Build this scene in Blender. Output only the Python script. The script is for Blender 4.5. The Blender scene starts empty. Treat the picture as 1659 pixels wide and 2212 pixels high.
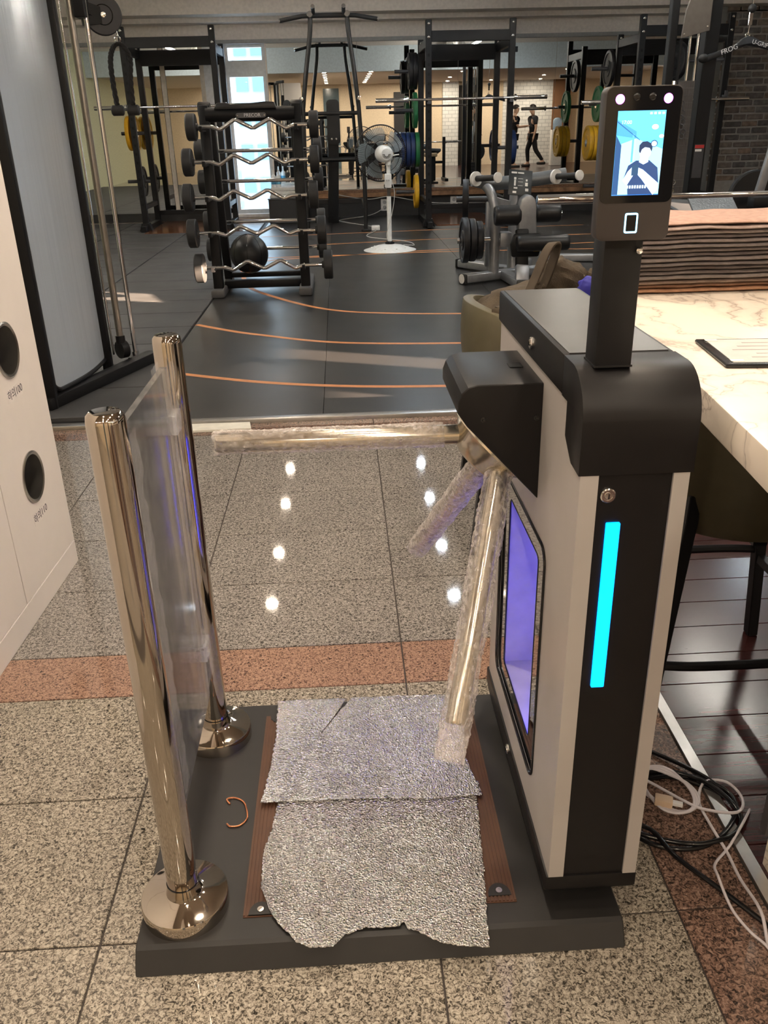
import bpy, bmesh, math, random
from mathutils import Vector, Matrix, noise
from mathutils.geometry import tessellate_polygon
random.seed(7)
S = bpy.context.scene
COL = S.collection
PI = math.pi

# ------------------------------------------------------------------ camera
cd = bpy.data.cameras.new('camera'); cam = bpy.data.objects.new('camera', cd); COL.objects.link(cam)
cd.sensor_fit = 'VERTICAL'; cd.sensor_height = 36.0; cd.lens = 29.62
cd.clip_start = 0.05; cd.clip_end = 300
cam.matrix_world = Matrix(((0.99842579, 0.04211104, -0.03704868, 0.0),
                           (-0.05118345, 0.4139092, -0.90887812, 0.0),
                           (-0.02293901, 0.90934363, 0.415413, 1.25),
                           (0, 0, 0, 1)))
S.camera = cam

# ------------------------------------------------------------------ world, sun, exposure
w = bpy.data.worlds.new('sky'); S.world = w; w.use_nodes = True
bg = w.node_tree.nodes['Background']
bg.inputs['Color'].default_value = (0.62, 0.82, 1.0, 1); bg.inputs['Strength'].default_value = 5.0
sl = bpy.data.lights.new('sun', 'SUN'); sl.energy = 110.0; sl.angle = 0.005; sl.color = (1.0, 0.72, 0.5)
sun = bpy.data.objects.new('sun', sl); COL.objects.link(sun); sun.location = (12, 0, 6)
sun.rotation_euler = Vector((-0.90, 0.378, -0.18)).to_track_quat('-Z', 'Y').to_euler()
S.view_settings.view_transform = 'Standard'
try: S.view_settings.look = 'None'
except Exception: pass
S.view_settings.exposure = 0.35
S.view_settings.gamma = 1.0
S.view_settings.use_curve_mapping = False

# ------------------------------------------------------------------ materials
MATS = {}
def _n(nt, t, **kw):
    n = nt.nodes.new(t)
    for k, v in kw.items(): setattr(n, k, v)
    return n
def M(name, col=(.5, .5, .5), rough=.5, metal=0., var=.08, scale=25., bump=0., bscale=None, spec=.5, coat=0., alpha=1., trans=0., emit=None, es=0., ior=1.45):
    if name in MATS: return MATS[name]
    m = bpy.data.materials.new(name); m.use_nodes = True; nt = m.node_tree
    b = nt.nodes['Principled BSDF']
    tc = _n(nt, 'ShaderNodeTexCoord')
    nz = _n(nt, 'ShaderNodeTexNoise'); nz.inputs['Scale'].default_value = scale; nz.inputs['Detail'].default_value = 4
    nt.links.new(tc.outputs['Object'], nz.inputs['Vector'])
    cr = _n(nt, 'ShaderNodeValToRGB')
    lo = [max(0, c * (1 - var)) for c in col]; hi = [min(1, c * (1 + var)) for c in col]
    cr.color_ramp.elements[0].color = (*lo, 1); cr.color_ramp.elements[0].position = .3
    cr.color_ramp.elements[1].color = (*hi, 1); cr.color_ramp.elements[1].position = .7
    nt.links.new(nz.outputs['Fac'], cr.inputs['Fac']); nt.links.new(cr.outputs['Color'], b.inputs['Base Color'])
    b.inputs['Roughness'].default_value = rough; b.inputs['Metallic'].default_value = metal
    b.inputs['Specular IOR Level'].default_value = spec; b.inputs['Coat Weight'].default_value = coat
    b.inputs['Alpha'].default_value = alpha; b.inputs['Transmission Weight'].default_value = trans; b.inputs['IOR'].default_value = ior
    if emit is not None:
        b.inputs['Emission Color'].default_value = (*emit, 1); b.inputs['Emission Strength'].default_value = es
    if bump:
        n2 = _n(nt, 'ShaderNodeTexNoise'); n2.inputs['Scale'].default_value = bscale or scale * 6; n2.inputs['Detail'].default_value = 3
        nt.links.new(tc.outputs['Object'], n2.inputs['Vector'])
        bp = _n(nt, 'ShaderNodeBump'); bp.inputs['Strength'].default_value = bump; bp.inputs['Distance'].default_value = .004
        nt.links.new(n2.outputs['Fac'], bp.inputs['Height']); nt.links.new(bp.outputs['Normal'], b.inputs['Normal'])
    MATS[name] = m
    return m

def granite(name, stops, rough=.035, scale=165.):
    m = bpy.data.materials.new(name); m.use_nodes = True; nt = m.node_tree; b = nt.nodes['Principled BSDF']
    tc = _n(nt, 'ShaderNodeTexCoord'); ge = _n(nt, 'ShaderNodeNewGeometry')
    n1 = _n(nt, 'ShaderNodeTexNoise'); n1.inputs['Scale'].default_value = scale; n1.inputs['Detail'].default_value = 3; n1.inputs['Roughness'].default_value = .65; n1.inputs['Distortion'].default_value = 1.2
    n2 = _n(nt, 'ShaderNodeTexNoise'); n2.inputs['Scale'].default_value = 3.; n2.inputs['Detail'].default_value = 2
    for n in (n1, n2): nt.links.new(ge.outputs['Position'], n.inputs['Vector'])
    cr = _n(nt, 'ShaderNodeValToRGB'); e = cr.color_ramp.elements
    e[0].position, e[0].color = stops[0][0], (*stops[0][1], 1); e[1].position, e[1].color = stops[-1][0], (*stops[-1][1], 1)
    for p, c in stops[1:-1]:
        k = e.new(p); k.color = (*c, 1)
    nt.links.new(n1.outputs['Fac'], cr.inputs['Fac'])
    mx = _n(nt, 'ShaderNodeMixRGB', blend_type='MULTIPLY'); mx.inputs['Fac'].default_value = .35
    nt.links.new(cr.outputs['Color'], mx.inputs['Color1']); nt.links.new(n2.outputs['Color'], mx.inputs['Color2'])
    hs = _n(nt, 'ShaderNodeHueSaturation'); hs.inputs['Saturation'].default_value = 1.0
    bw = _n(nt, 'ShaderNodeRGBToBW'); nt.links.new(n2.outputs['Color'], bw.inputs['Color']); nt.links.new(bw.outputs['Val'], mx.inputs['Color2'])
    nt.links.new(mx.outputs['Color'], b.inputs['Base Color'])
    b.inputs['Roughness'].default_value = rough; b.inputs['Specular IOR Level'].default_value = .5
    MATS[name] = m
    return m
G_GREY = granite('granite_grey', [(.34, (.03, .028, .026)), (.44, (.14, .125, .112)), (.52, (.33, .30, .27)), (.66, (.50, .46, .42))])
G_PINK = granite('granite_pink', [(.32, (.035, .025, .022)), (.42, (.17, .10, .078)), (.50, (.38, .23, .165)), (.66, (.52, .34, .25))])
G_BROWN = granite('granite_brown', [(.36, (.030, .022, .020)), (.46, (.13, .085, .068)), (.54, (.27, .165, .125)), (.66, (.42, .29, .23))], scale=130)
G_GREYB = granite('granite_warm', [(.34, (.026, .024, .020)), (.44, (.15, .13, .105)), (.52, (.38, .335, .275)), (.66, (.60, .54, .45))])

GROUT = M('grout', (.06, .05, .045), .8)
BLACK = M('powder_black', (.007, .007, .008), .45, bump=.05, bscale=900, spec=.3)
BLACKGLOSS = M('gloss_black', (.008, .008, .009), .15)
CABBLACK = M('cabinet_black', (.0065, .0058, .0062), .40, bump=.06, bscale=1500, spec=.32)
SILVER = M('silver_paint', (.48, .455, .44), .42, .35, var=.015, bump=.04, bscale=1800)
STEEL = M('polished_steel', (.52, .47, .41), .06, 1., var=.02)
BRUSHED = M('brushed_steel', (.62, .57, .48), .16, 1., var=.05)
CHROME = M('chrome', (.80, .80, .80), .08, 1., var=.02)
RUBBER = M('rubber_black', (.016, .016, .017), .6)
VINYL = M('vinyl_black', (.012, .012, .013), .33, bump=.1, bscale=300)
MACHGREY = M('machine_silver', (.33, .34, .36), .35, .6)
DARKGREY = M('dark_grey_metal', (.06, .06, .065), .4)
WHITEPL = M('white_plastic', (.78, .77, .74), .35)
LOCKER = M('locker_white', (.70, .65, .61), .42, var=.012, bump=.02)
CREAM = M('cream_plaster', (.72, .60, .44), .8)
CEIL = M('ceiling_paint', (.70, .65, .60), .9)
SOFFITP = M('soffit_paint', (.74, .69, .65), .85)
PALEWALL = M('pale_wall', (.66, .68, .48), .8)
WHITEP = M('white_paint', (.75, .76, .78), .7)
BEAMP = M('beam_light_tint', (.55, .62, .66), .8)  # cool window light on the beam is put into this bluish colour
DARKWALL = M('dark_wall', (.025, .025, .027), .55)
WOODLEDGE = M('wood_ledge', (.30, .16, .08), .45, var=.45, scale=9)
YELLOW = M('plate_yellow', (.72, .40, .02), .45)
GREEN = M('plate_green', (.02, .16, .06), .45)
BLUE = M('plate_blue', (.015, .035, .12), .45)
IRON = M('plate_iron', (.014, .014, .016), .42, spec=.35)
OLIVE = M('olive_leather', (.085, .075, .045), .42, bump=.08, bscale=400)
MIRROR = M('mirror_glass', (.86, .88, .87), .005, 1., var=0.)
ORANGE = M('orange_line', (.62, .25, .09), .5)

# ------------------------------------------------------------------ mesh builder
class MB:
    def __init__(s): s.v = []; s.f = []
    def add(s, vs, fs):
        o = len(s.v); s.v += [tuple(v) for v in vs]; s.f += [tuple(i + o for i in f) for f in fs]; return s
    def box(s, x0, x1, y0, y1, z0, z1):
        return s.add([(x0,y0,z0),(x1,y0,z0),(x1,y1,z0),(x0,y1,z0),(x0,y0,z1),(x1,y0,z1),(x1,y1,z1),(x0,y1,z1)],
                     [(0,3,2,1),(4,5,6,7),(0,1,5,4),(1,2,6,5),(2,3,7,6),(3,0,4,7)])
    def cbox(s, c, size, rot=None):
        c = Vector(c); h = [d / 2 for d in size]; R = rot or Matrix.Identity(3)
        vs = [c + R @ Vector((sx*h[0], sy*h[1], sz*h[2])) for sx, sy, sz in ((-1,-1,-1),(1,-1,-1),(1,1,-1),(-1,1,-1),(-1,-1,1),(1,-1,1),(1,1,1),(-1,1,1))]
        return s.add(vs, [(0,3,2,1),(4,5,6,7),(0,1,5,4),(1,2,6,5),(2,3,7,6),(3,0,4,7)])
    def bar(s, p, q, w, h, up=(0, 0, 1)):
        p, q = Vector(p), Vector(q); d = (q - p); L = d.length; d.normalize(); u = Vector(up)
        if abs(d.dot(u)) > .98: u = Vector((0, 1, 0))
        r = d.cross(u).normalized(); u = r.cross(d).normalized()
        R = Matrix((r, d, u)).transposed()
        return s.cbox((p + q) / 2, (w, L, h), R)
    def ring(s, c, d, r, n, a0=0.):
        d = Vector(d).normalized(); u = Vector((0, 0, 1)) if abs(d.z) < .95 else Vector((1, 0, 0))
        a = d.cross(u).normalized(); b = d.cross(a).normalized()
        return [Vector(c) + a * (r * math.cos(2*PI*i/n + a0)) + b * (r * math.sin(2*PI*i/n + a0)) for i in range(n)]
    def cyl(s, p, q, r, r2=None, n=16):
        p, q = Vector(p), Vector(q); d = q - p; r2 = r if r2 is None else r2
        A, B = s.ring(p, d, r, n), s.ring(q, d, r2, n)
        return s.add(A + B, [(i, (i+1) % n, n + (i+1) % n, n + i) for i in range(n)] + [tuple(range(n))[::-1], tuple(range(n, 2*n))])
    def tube(s, pts, r, n=8, closed=False):
        P = [Vector(p) for p in pts]; m = len(P); vs = []; prev = None
        for i, p in enumerate(P):
            if closed: d = P[(i+1) % m] - P[i-1]
            else: d = P[min(i+1, m-1)] - P[max(i-1, 0)]
            d.normalize()
            if prev is None:
                u = Vector((0, 0, 1)) if abs(d.z) < .9 else Vector((1, 0, 0)); a = d.cross(u).normalized()
            else: a = (prev - d * prev.dot(d)).normalized()
            prev = a; b = d.cross(a); rr = r[i] if isinstance(r, (list, tuple)) else r
            vs += [p + a * (rr * math.cos(2*PI*k/n)) + b * (rr * math.sin(2*PI*k/n)) for k in range(n)]
        fs = []
        for i in range(m if closed else m - 1):
            j = (i + 1) % m
            fs += [(i*n + k, i*n + (k+1) % n, j*n + (k+1) % n, j*n + k) for k in range(n)]
        if not closed: fs += [tuple(range(n))[::-1], tuple(range((m-1)*n, m*n))]
        return s.add(vs, fs)
    def lathe(s, prof, c=(0, 0, 0), axis=(0, 0, 1), n=24, caps=True):
        c = Vector(c); ax = Vector(axis).normalized(); vs = []
        for r, h in prof: vs += s.ring(c + ax * h, ax, max(r, 1e-5), n)
        m = len(prof)
        fs = [(i*n + k, i*n + (k+1) % n, (i+1)*n + (k+1) % n, (i+1)*n + k) for i in range(m-1) for k in range(n)]
        if caps and prof[0][0] > 1e-4: fs.append(tuple(range(n))[::-1])
        if caps and prof[-1][0] > 1e-4: fs.append(tuple(range((m-1)*n, m*n)))
        return s.add(vs, fs)
    def plate(s, outer, a0, a1, plane='yz', holes=()):
        P = {'yz': lambda u, v, a: (a, u, v), 'xz': lambda u, v, a: (u, a, v), 'xy': lambda u, v, a: (u, v, a)}[plane]
        loops = [list(outer)] + [list(h) for h in holes]
        tri = tessellate_polygon([[Vector((u, v, 0)) for u, v in L] for L in loops])
        flat = [p for L in loops for p in L]; n = len(flat)
        vs = [P(u, v, a0) for u, v in flat] + [P(u, v, a1) for u, v in flat]
        fs = [tuple(t) for t in tri] + [tuple(i + n for i in t[::-1]) for t in tri]
        o = 0
        for L in loops:
            k = len(L)
            fs += [(o + i, o + (i+1) % k, n + o + (i+1) % k, n + o + i) for i in range(k)]; o += k
        return s.add(vs, fs)
    def sphere(s, c, r, sc=(1, 1, 1), n=16, m=10):
        c = Vector(c); vs = []; fs = []
        for i in range(m + 1):
            t = PI * i / m
            for k in range(n): vs.append(c + Vector((r*sc[0]*math.sin(t)*math.cos(2*PI*k/n), r*sc[1]*math.sin(t)*math.sin(2*PI*k/n), r*sc[2]*math.cos(t))))
        for i in range(m): fs += [(i*n + k, (i+1)*n + k, (i+1)*n + (k+1) % n, i*n + (k+1) % n) for k in range(n)]
        return s.add(vs, fs)
    def torus(s, c, R, r, axis=(0, 0, 1), n=32, m=8):
        return s.tube(s.ring(c, axis, R, n), r, m, closed=True)
    def build(s, name, mat, parent=None, bevel=0., seg=2, flat=False, merge=True):
        me = bpy.data.meshes.new(name)
        bm = bmesh.new(); vv = [bm.verts.new(v) for v in s.v]
        for f in s.f:
            try: bm.faces.new([vv[i] for i in f])
            except ValueError: pass
        if merge: bmesh.ops.remove_doubles(bm, verts=bm.verts, dist=1e-5)
        bmesh.ops.recalc_face_normals(bm, faces=bm.faces)
        if bevel:
            es = [e for e in bm.edges if len(e.link_faces) == 2 and e.calc_face_angle(0) > .6]
            bmesh.ops.bevel(bm, geom=es, offset=bevel, segments=seg, affect='EDGES', profile=.5, clamp_overlap=True)
        bm.to_mesh(me); bm.free()
        if not flat:
            me.shade_smooth()
            try: me.set_sharp_from_angle(angle=math.radians(25 if bevel else 38))
            except Exception: pass
        if mat: me.materials.append(mat)
        return link(name, me, parent)
def link(name, me, parent=None):
    o = bpy.data.objects.new(name, me); COL.objects.link(o)
    if parent is not None: adopt(o, parent)
    return o
BASE = {}
def adopt(o, parent):
    o.parent = parent
    o.matrix_parent_inverse = Matrix.Translation(-BASE.get(parent.name, Vector((0, 0, 0))))
def thing(name, label, cat, loc=(0, 0, 0), group=None):
    o = bpy.data.objects.new(name, None); COL.objects.link(o); o.location = loc; o.empty_display_size = .1
    BASE[o.name] = Vector(loc); tag(o, label, cat, group); return o
def tag(o, label=None, cat=None, group=None, kind=None):
    if label: o['label'] = label
    if cat: o['category'] = cat
    if group: o['group'] = group
    if kind: o['kind'] = kind
    return o
def struct(name, mb, mat, parent=None, label=None, bevel=0.):
    o = mb.build(name, mat, parent, bevel)
    if parent is None: tag(o, label, None, None, 'structure')
    return o
def dup(root, shift, label=None, group=None):
    r = root.copy(); COL.objects.link(r); r.location = Vector(root.location) + Vector(shift)
    if label: r['label'] = label
    if group: r['group'] = group
    def rec(a, b):
        for ch in list(a.children):
            c = ch.copy(); COL.objects.link(c); c.parent = b; rec(ch, c)
    rec(root, r); return r
def arc(cx, cy, r, a0, a1, n):
    return [(cx + r*math.cos(math.radians(a0 + (a1-a0)*i/n)), cy + r*math.sin(math.radians(a0 + (a1-a0)*i/n))) for i in range(n+1)]
def rrect(u0, u1, v0, v1, r, n=5):
    return arc(u1-r, v0+r, r, -90, 0, n) + arc(u1-r, v1-r, r, 0, 90, n) + arc(u0+r, v1-r, r, 90, 180, n) + arc(u0+r, v0+r, r, 180, 270, n)
def spline(pts, sub=6, closed=False):
    P = [Vector(p) for p in pts]; m = len(P); out = []
    for i in range(m if closed else m - 1):
        if closed: a, b, c, d = P[i-1], P[i], P[(i+1) % m], P[(i+2) % m]
        else: a, b, c, d = P[max(i-1, 0)], P[i], P[i+1], P[min(i+2, m-1)]
        for k in range(sub):
            t = k / sub
            out.append(.5*((2*b) + (c-a)*t + (2*a-5*b+4*c-d)*t*t + (3*b-a-3*c+d)*t**3))
    if not closed: out.append(P[-1])
    return out
def text(name, body, size, mat, M4, parent, extrude=.0004, align='CENTER'):
    cu = bpy.data.curves.new(name, 'FONT'); cu.body = body; cu.size = size; cu.extrude = extrude; cu.align_x = align; cu.align_y = 'CENTER'; cu.resolution_u = 3
    o = bpy.data.objects.new(name, cu); COL.objects.link(o)
    dg = bpy.context.evaluated_depsgraph_get(); dg.update()
    me = bpy.data.meshes.new_from_object(o.evaluated_get(dg)); bpy.data.objects.remove(o)
    me.transform(M4); me.materials.clear(); me.materials.append(mat)
    return link(name, me, parent)
def frame_m(origin, x, y):
    x = Vector(x).normalized(); y = Vector(y); y = (y - x * y.dot(x)).normalized(); z = x.cross(y)
    return Matrix(((x.x, y.x, z.x, origin[0]), (x.y, y.y, z.y, origin[1]), (x.z, y.z, z.z, origin[2]), (0, 0, 0, 1)))
def emat(name, col, st):
    if name in MATS: return MATS[name]
    return M(name, col, .4, var=0., emit=col, es=st)

# ================================================================== THE ROOM
# granite floor: bed of grout, with every stone in the aisle a piece of its own
floor = struct('floor', MB().box(-6, .692, -4, 3.80, -.2, -.004), GROUT)
cols = [-2.178, -1.605, -1.032, -.459, .114, .535]
rows = [-.03, .32, .67, 1.019, 1.368, 1.717]
rows2 = [1.900, 2.25, 2.60, 2.95, 3.30, 3.65]
def tile(x0, x1, y0, y1, mat, z=0., g=.0018, name='granite_tile', parent=None, t=.02, bev=.0012):
    b = MB().box(x0 + g, x1 - g, y0 + g, y1 - g, z - t, z)
    o = b.build(name, mat, parent or floor, bev, 1, flat=True); return o
for c0, c1 in zip(cols[:-1], cols[1:]):
    for r0, r1 in zip(rows[:-1], rows[1:]): tile(c0, c1, r0, r1, G_GREYB)
    tile(c0, c1, 1.717, 1.900, G_PINK)
    for r0, r1 in zip(rows2[:-1], rows2[1:]): tile(c0, c1, r0, r1, G_GREY)
    tile(c0, c1, 3.65, 3.80, G_BROWN)
yy = -.2
while yy < 3.79:
    y1 = min(yy + .61, 3.80); tile(.535, .692, yy, y1, G_BROWN); yy = y1
# the rest of the stone floor, behind the photographer and beyond the aisle
rest = MB().box(-6, -2.18, -4, 3.80, -.004, 0).box(-2.18, .69, -4, -.21, -.004, 0).build('stone_field', G_GREY, floor)

# wooden floor of the bar side
wfloor = struct('floor_wood', MB().box(.715, 9, -4, 3.80, -.2, -.002), M('wood_dark_gap', (.02, .008, .007), .6))
def woodmat(name, c0, c1, rough, sx=2., sy=30.):
    m = bpy.data.materials.new(name); m.use_nodes = True; nt = m.node_tree; b = nt.nodes['Principled BSDF']
    ge = _n(nt, 'ShaderNodeNewGeometry'); mp = _n(nt, 'ShaderNodeMapping'); mp.inputs['Scale'].default_value = (sx, sy, sy)
    nz = _n(nt, 'ShaderNodeTexNoise'); nz.inputs['Scale'].default_value = 3; nz.inputs['Detail'].default_value = 6; nz.inputs['Distortion'].default_value = .6
    cr = _n(nt, 'ShaderNodeValToRGB'); cr.color_ramp.elements[0].color = (*c0, 1); cr.color_ramp.elements[1].color = (*c1, 1); cr.color_ramp.elements[0].position = .35; cr.color_ramp.elements[1].position = .7
    nt.links.new(ge.outputs['Position'], mp.inputs['Vector']); nt.links.new(mp.outputs['Vector'], nz.inputs['Vector']); nt.links.new(nz.outputs['Fac'], cr.inputs['Fac']); nt.links.new(cr.outputs['Color'], b.inputs['Base Color'])
    bp = _n(nt, 'ShaderNodeBump'); bp.inputs['Strength'].default_value = .02; bp.inputs['Distance'].default_value = .001
    nt.links.new(nz.outputs['Fac'], bp.inputs['Height']); nt.links.new(bp.outputs['Normal'], b.inputs['Normal'])
    b.inputs['Roughness'].default_value = rough; MATS[name] = m; return m
WOODF = woodmat('wood_floor', (.026, .008, .008), (.055, .017, .016), .2)
WOODP = woodmat('wood_panel', (.13, .06, .03), (.30, .16, .08), .5, 30., 30.)
REDWOOD = woodmat('red_platform_wood', (.10, .035, .015), (.19, .07, .03), .16)
yy = .4
while yy < 3.75:
    tile(.717, 2.9, yy, yy + .125, WOODF, z=.003, g=.0012, name='floor_plank', parent=wfloor, t=.005, bev=.0008); yy += .125
MB().box(.717, 9, -4, .4, -.002, .003).box(2.9, 9, .4, 3.80, -.002, .003).build('plank_field', WOODF, wfloor)
struct('trim_1', MB().box(.692, .716, -.2, 3.80, -.01, .006), M('aluminium_strip', (.55, .54, .52), .3, .9), label='flat aluminium strip between stone and wood floor')

# rubber gym floor, its roll seams, its mats and its painted lanes
def rubbermat():
    m = bpy.data.materials.new('rubber_floor'); m.use_nodes = True; nt = m.node_tree; b = nt.nodes['Principled BSDF']
    ge = _n(nt, 'ShaderNodeNewGeometry')
    n1 = _n(nt, 'ShaderNodeTexNoise'); n1.inputs['Scale'].default_value = 2.2; n1.inputs['Detail'].default_value = 5
    n2 = _n(nt, 'ShaderNodeTexNoise'); n2.inputs['Scale'].default_value = 180; n2.inputs['Detail'].default_value = 2
    for n in (n1, n2): nt.links.new(ge.outputs['Position'], n.inputs['Vector'])
    cr = _n(nt, 'ShaderNodeValToRGB'); cr.color_ramp.elements[0].color = (.012, .012, .013, 1); cr.color_ramp.elements[1].color = (.032, .031, .031, 1)
    nt.links.new(n1.outputs['Fac'], cr.inputs['Fac']); nt.links.new(cr.outputs['Color'], b.inputs['Base Color'])
    rr = _n(nt, 'ShaderNodeMapRange'); rr.inputs['To Min'].default_value = .27; rr.inputs['To Max'].default_value = .40
    nt.links.new(n1.outputs['Fac'], rr.inputs['Value']); nt.links.new(rr.outputs['Result'], b.inputs['Roughness'])
    bp = _n(nt, 'ShaderNodeBump'); bp.inputs['Strength'].default_value = .12; bp.inputs['Distance'].default_value = .002
    nt.links.new(n2.outputs['Fac'], bp.inputs['Height']); nt.links.new(bp.outputs['Normal'], b.inputs['Normal'])
    MATS['rubber_floor'] = m; return m
RUBF = rubbermat()
MATTILE = M('rubber_mat', (.050, .050, .052), .62, var=.25, scale=4., bump=.15, bscale=250)
rfloor = struct('floor_rubber', MB().box(-6, 9, 3.84, 13.6, -.2, .008), M('rubber_gap', (.006, .006, .006), .7))
for x0, x1 in ((-1.05, -.12), (-.12, 1.18), (1.18, 2.48), (2.48, 3.78), (3.78, 5.08), (5.08, 9.0)):
    tile(x0, x1, 3.842, 13.6, RUBF, z=.016, g=.0012, name='rubber_sheet', parent=rfloor, t=.02, bev=.001)
yy = 3.90
while yy < 13.2:
    for x0, x1 in ((-2.05, -1.05), (-3.05, -2.05), (-4.05, -3.05)):
        if yy > 11.8 and x0 > -3.0 and x1 < -1.0 and x0 < -1.5: continue
        tile(x0, x1, yy, yy + .5, MATTILE, z=.028, g=.006, name='rubber_tile', parent=rfloor, t=.024, bev=.003)
    yy += .5
MB().box(-6, -4.05, 3.842, 13.6, .0, .028).build('mat_field', MATTILE, rfloor)
# lifting platform inlays of polished red wood under the racks
for x0, x1, y0, y1 in ((-2.62, -1.10, 11.9, 13.56), (1.30, 2.16, 11.95, 13.56)):
    MB().box(x0, x1, y0, y1, .0, .030).build('wood_inlay', REDWOOD, rfloor, .003, 1)
struct('trim_2', MB().box(-6, 9, 3.795, 3.845, -.02, .020), M('threshold_metal', (.45, .44, .42), .32, .9), label='bright metal threshold strip where stone floor meets black rubber', bevel=.003)
def ribbon(pts, width, z):
    P = [Vector(p) for p in pts]; vs = []; n = len(P)
    for i, p in enumerate(P):
        d = (P[min(i+1, n-1)] - P[max(i-1, 0)]).normalized(); r = Vector((-d.y, d.x)) * width / 2
        vs += [(p.x + r.x, p.y + r.y, z), (p.x - r.x, p.y - r.y, z)]
    return vs, [(2*i, 2*i+1, 2*i+3, 2*i+2) for i in range(n-1)]
for pts in ([(-.95, 4.69), (-.47, 4.45), (.02, 4.305), (.52, 4.245), (1.2, 4.22), (2.2, 4.35), (3.2, 4.75)],
            [(-1.04, 6.0), (-.80, 5.78), (-.57, 5.61), (-.02, 5.30), (.86, 5.17), (1.6, 5.2), (2.4, 5.4), (3.2, 5.85)],
            [(-.98, 8.6), (-.86, 7.7), (-.66, 7.16), (-.15, 6.42), (.39, 6.16), (1.13, 6.06), (1.8, 6.12), (2.6, 6.5)],
            [(-.95, 8.95), (-.67, 9.13), (.1, 9.33), (1.33, 9.57), (3.2, 9.8)],
            [(-.95, 9.30), (.1, 9.34), (1.33, 9.36), (3.2, 9.2)],
            [(-1.0, 10.1), (.1, 10.35), (1.33, 10.5), (3.2, 10.55)],
            [(-1.0, 11.25), (.3, 11.40), (1.4, 11.5), (3.2, 11.55)]):
    v, f = ribbon([(p[0], p[1]) for p in spline([(a, b, 0) for a, b in pts], 8)], .042, .0168)
    MB().add(v, f).build('court_line', ORANGE, rfloor)

# back wall with mirrors, ledge and window
wall = struct('wall_back', MB().box(-.97, 9, 13.60, 13.85, 0, .30).box(-.97, 9, 13.60, 13.85, .30, 3.05)
              .box(-6, -1.55, 13.60, 13.85, 0, 3.05).box(-1.55, -.97, 13.60, 13.85, 2.38, 3.05).box(-1.55, -.97, 13.60, 13.85, 0, .09), SOFFITP)
MB().box(-.97, 9, 13.585, 13.60, .0, .295).build('lower_cladding', DARKWALL, wall)
MB().box(-.97, 9, 13.50, 13.60, .295, .36).build('wood_ledge', WOODLEDGE, wall, .004, 1)
MB().box(-.97, 9, 13.54, 13.60, .36, .40).build('wood_ledge', WOODP, wall, .004, 1)
for a, b in ((-.95, .33), (.33, 1.78), (1.78, 3.20), (3.20, 4.62), (4.62, 5.15)):
    MB().box(a + .002, b - .002, 13.588, 13.60, .41, 2.36).build('mirror_panel', MIRROR, wall)
for a, b in ((-5.9, -4.2), (-4.2, -2.46), (-2.40, -1.90)):
    MB().box(a + .002, b - .002, 13.588, 13.60, .15, 2.34).build('mirror_panel', MIRROR, wall)
for x in (-2.43, -1.875):
    MB().box(x - .03, x + .03, 13.57, 13.60, .03, 2.34).build('mirror_trim', M('cream_trim', (.62, .56, .48), .6), wall)
MB().box(-5.9, -1.9, 13.56, 13.60, .03, .15).build('low_curb', DARKWALL, wall)
MB().box(-1.845, -1.55, 13.57, 13.60, .03, 2.36).build('white_pilaster', WHITEP, wall)
MB().box(-5.9, 5.15, 13.55, 13.60, 2.36, 2.41).build('mirror_head_rail', M('head_rail', (.30, .31, .31), .5), wall)

# tall window in the back wall
FRAMEW = M('window_frame', (.55, .58, .60), .4, .3)
win = MB().box(-1.55, -1.50, 13.66, 13.74, .09, 2.38).box(-1.02, -.97, 13.66, 13.74, .09, 2.38).box(-1.50, -1.02, 13.66, 13.74, .09, .16).box(-1.50, -1.02, 13.66, 13.74, 2.32, 2.38).box(-1.50, -1.02, 13.66, 13.74, 1.95, 2.16).build('window_1', FRAMEW)
tag(win, 'tall narrow window between mirrored walls looking out on pale buildings', None, None, 'structure')
GLASS = M('pane_glass', (.9, .97, 1.), .0, 0., var=0., alpha=.12)
MB().box(-1.50, -1.02, 13.69, 13.696, .16, 1.95).build('pane', GLASS, win)
MB().box(-1.50, -1.02, 13.69, 13.696, 2.16, 2.32).build('pane', GLASS, win)
MB().box(-1.55, -.97, 13.58, 13.70, .05, .10).build('window_sill', WHITEP, win, .005, 1)

# buildings across the street
def tower(name, label, x0, x1, y, z0, z1, col, rows_, cols_, wc):
    b = MB().box(x0, x1, y, y + 8, z0, z1).build(name, M(name + '_wall', col, .8)); tag(b, label, 'building')
    wm = M(name + '_glass', wc, .2)
    for r in range(rows_):
        zb = z0 + (z1 - z0) * (r + .3) / rows_; zt = zb + (z1 - z0) / rows_ * .45
        for c in range(cols_):
            xa = x0 + (x1 - x0) * (c + .15) / cols_; xb = xa + (x1 - x0) / cols_ * .7
            MB().box(xa, xb, y - .08, y, zb, zt).build('building_window', wm, b)
    return b
tower('office_block', 'pale grey office block with broad window bands seen through the window', -4.45, -3.0, 42, -6, 5.2, (.36, .44, .50), 8, 2, (.14, .24, .32))
tower('apartment_block', 'white low apartment block with small windows seen through the window', -6.8, -4.5, 46, -6, -.2, (.42, .48, .52), 4, 5, (.22, .32, .40))

nb = MB().box(6, 12, 20, 62, -6, 40).build('shade_block', M('shade_block_grey', (.5, .5, .5), .8)); tag(nb, 'unseen tall grey block added outside to shade the window buildings', 'building')  # unseen block, added to keep the sun off the buildings beyond the window
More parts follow.
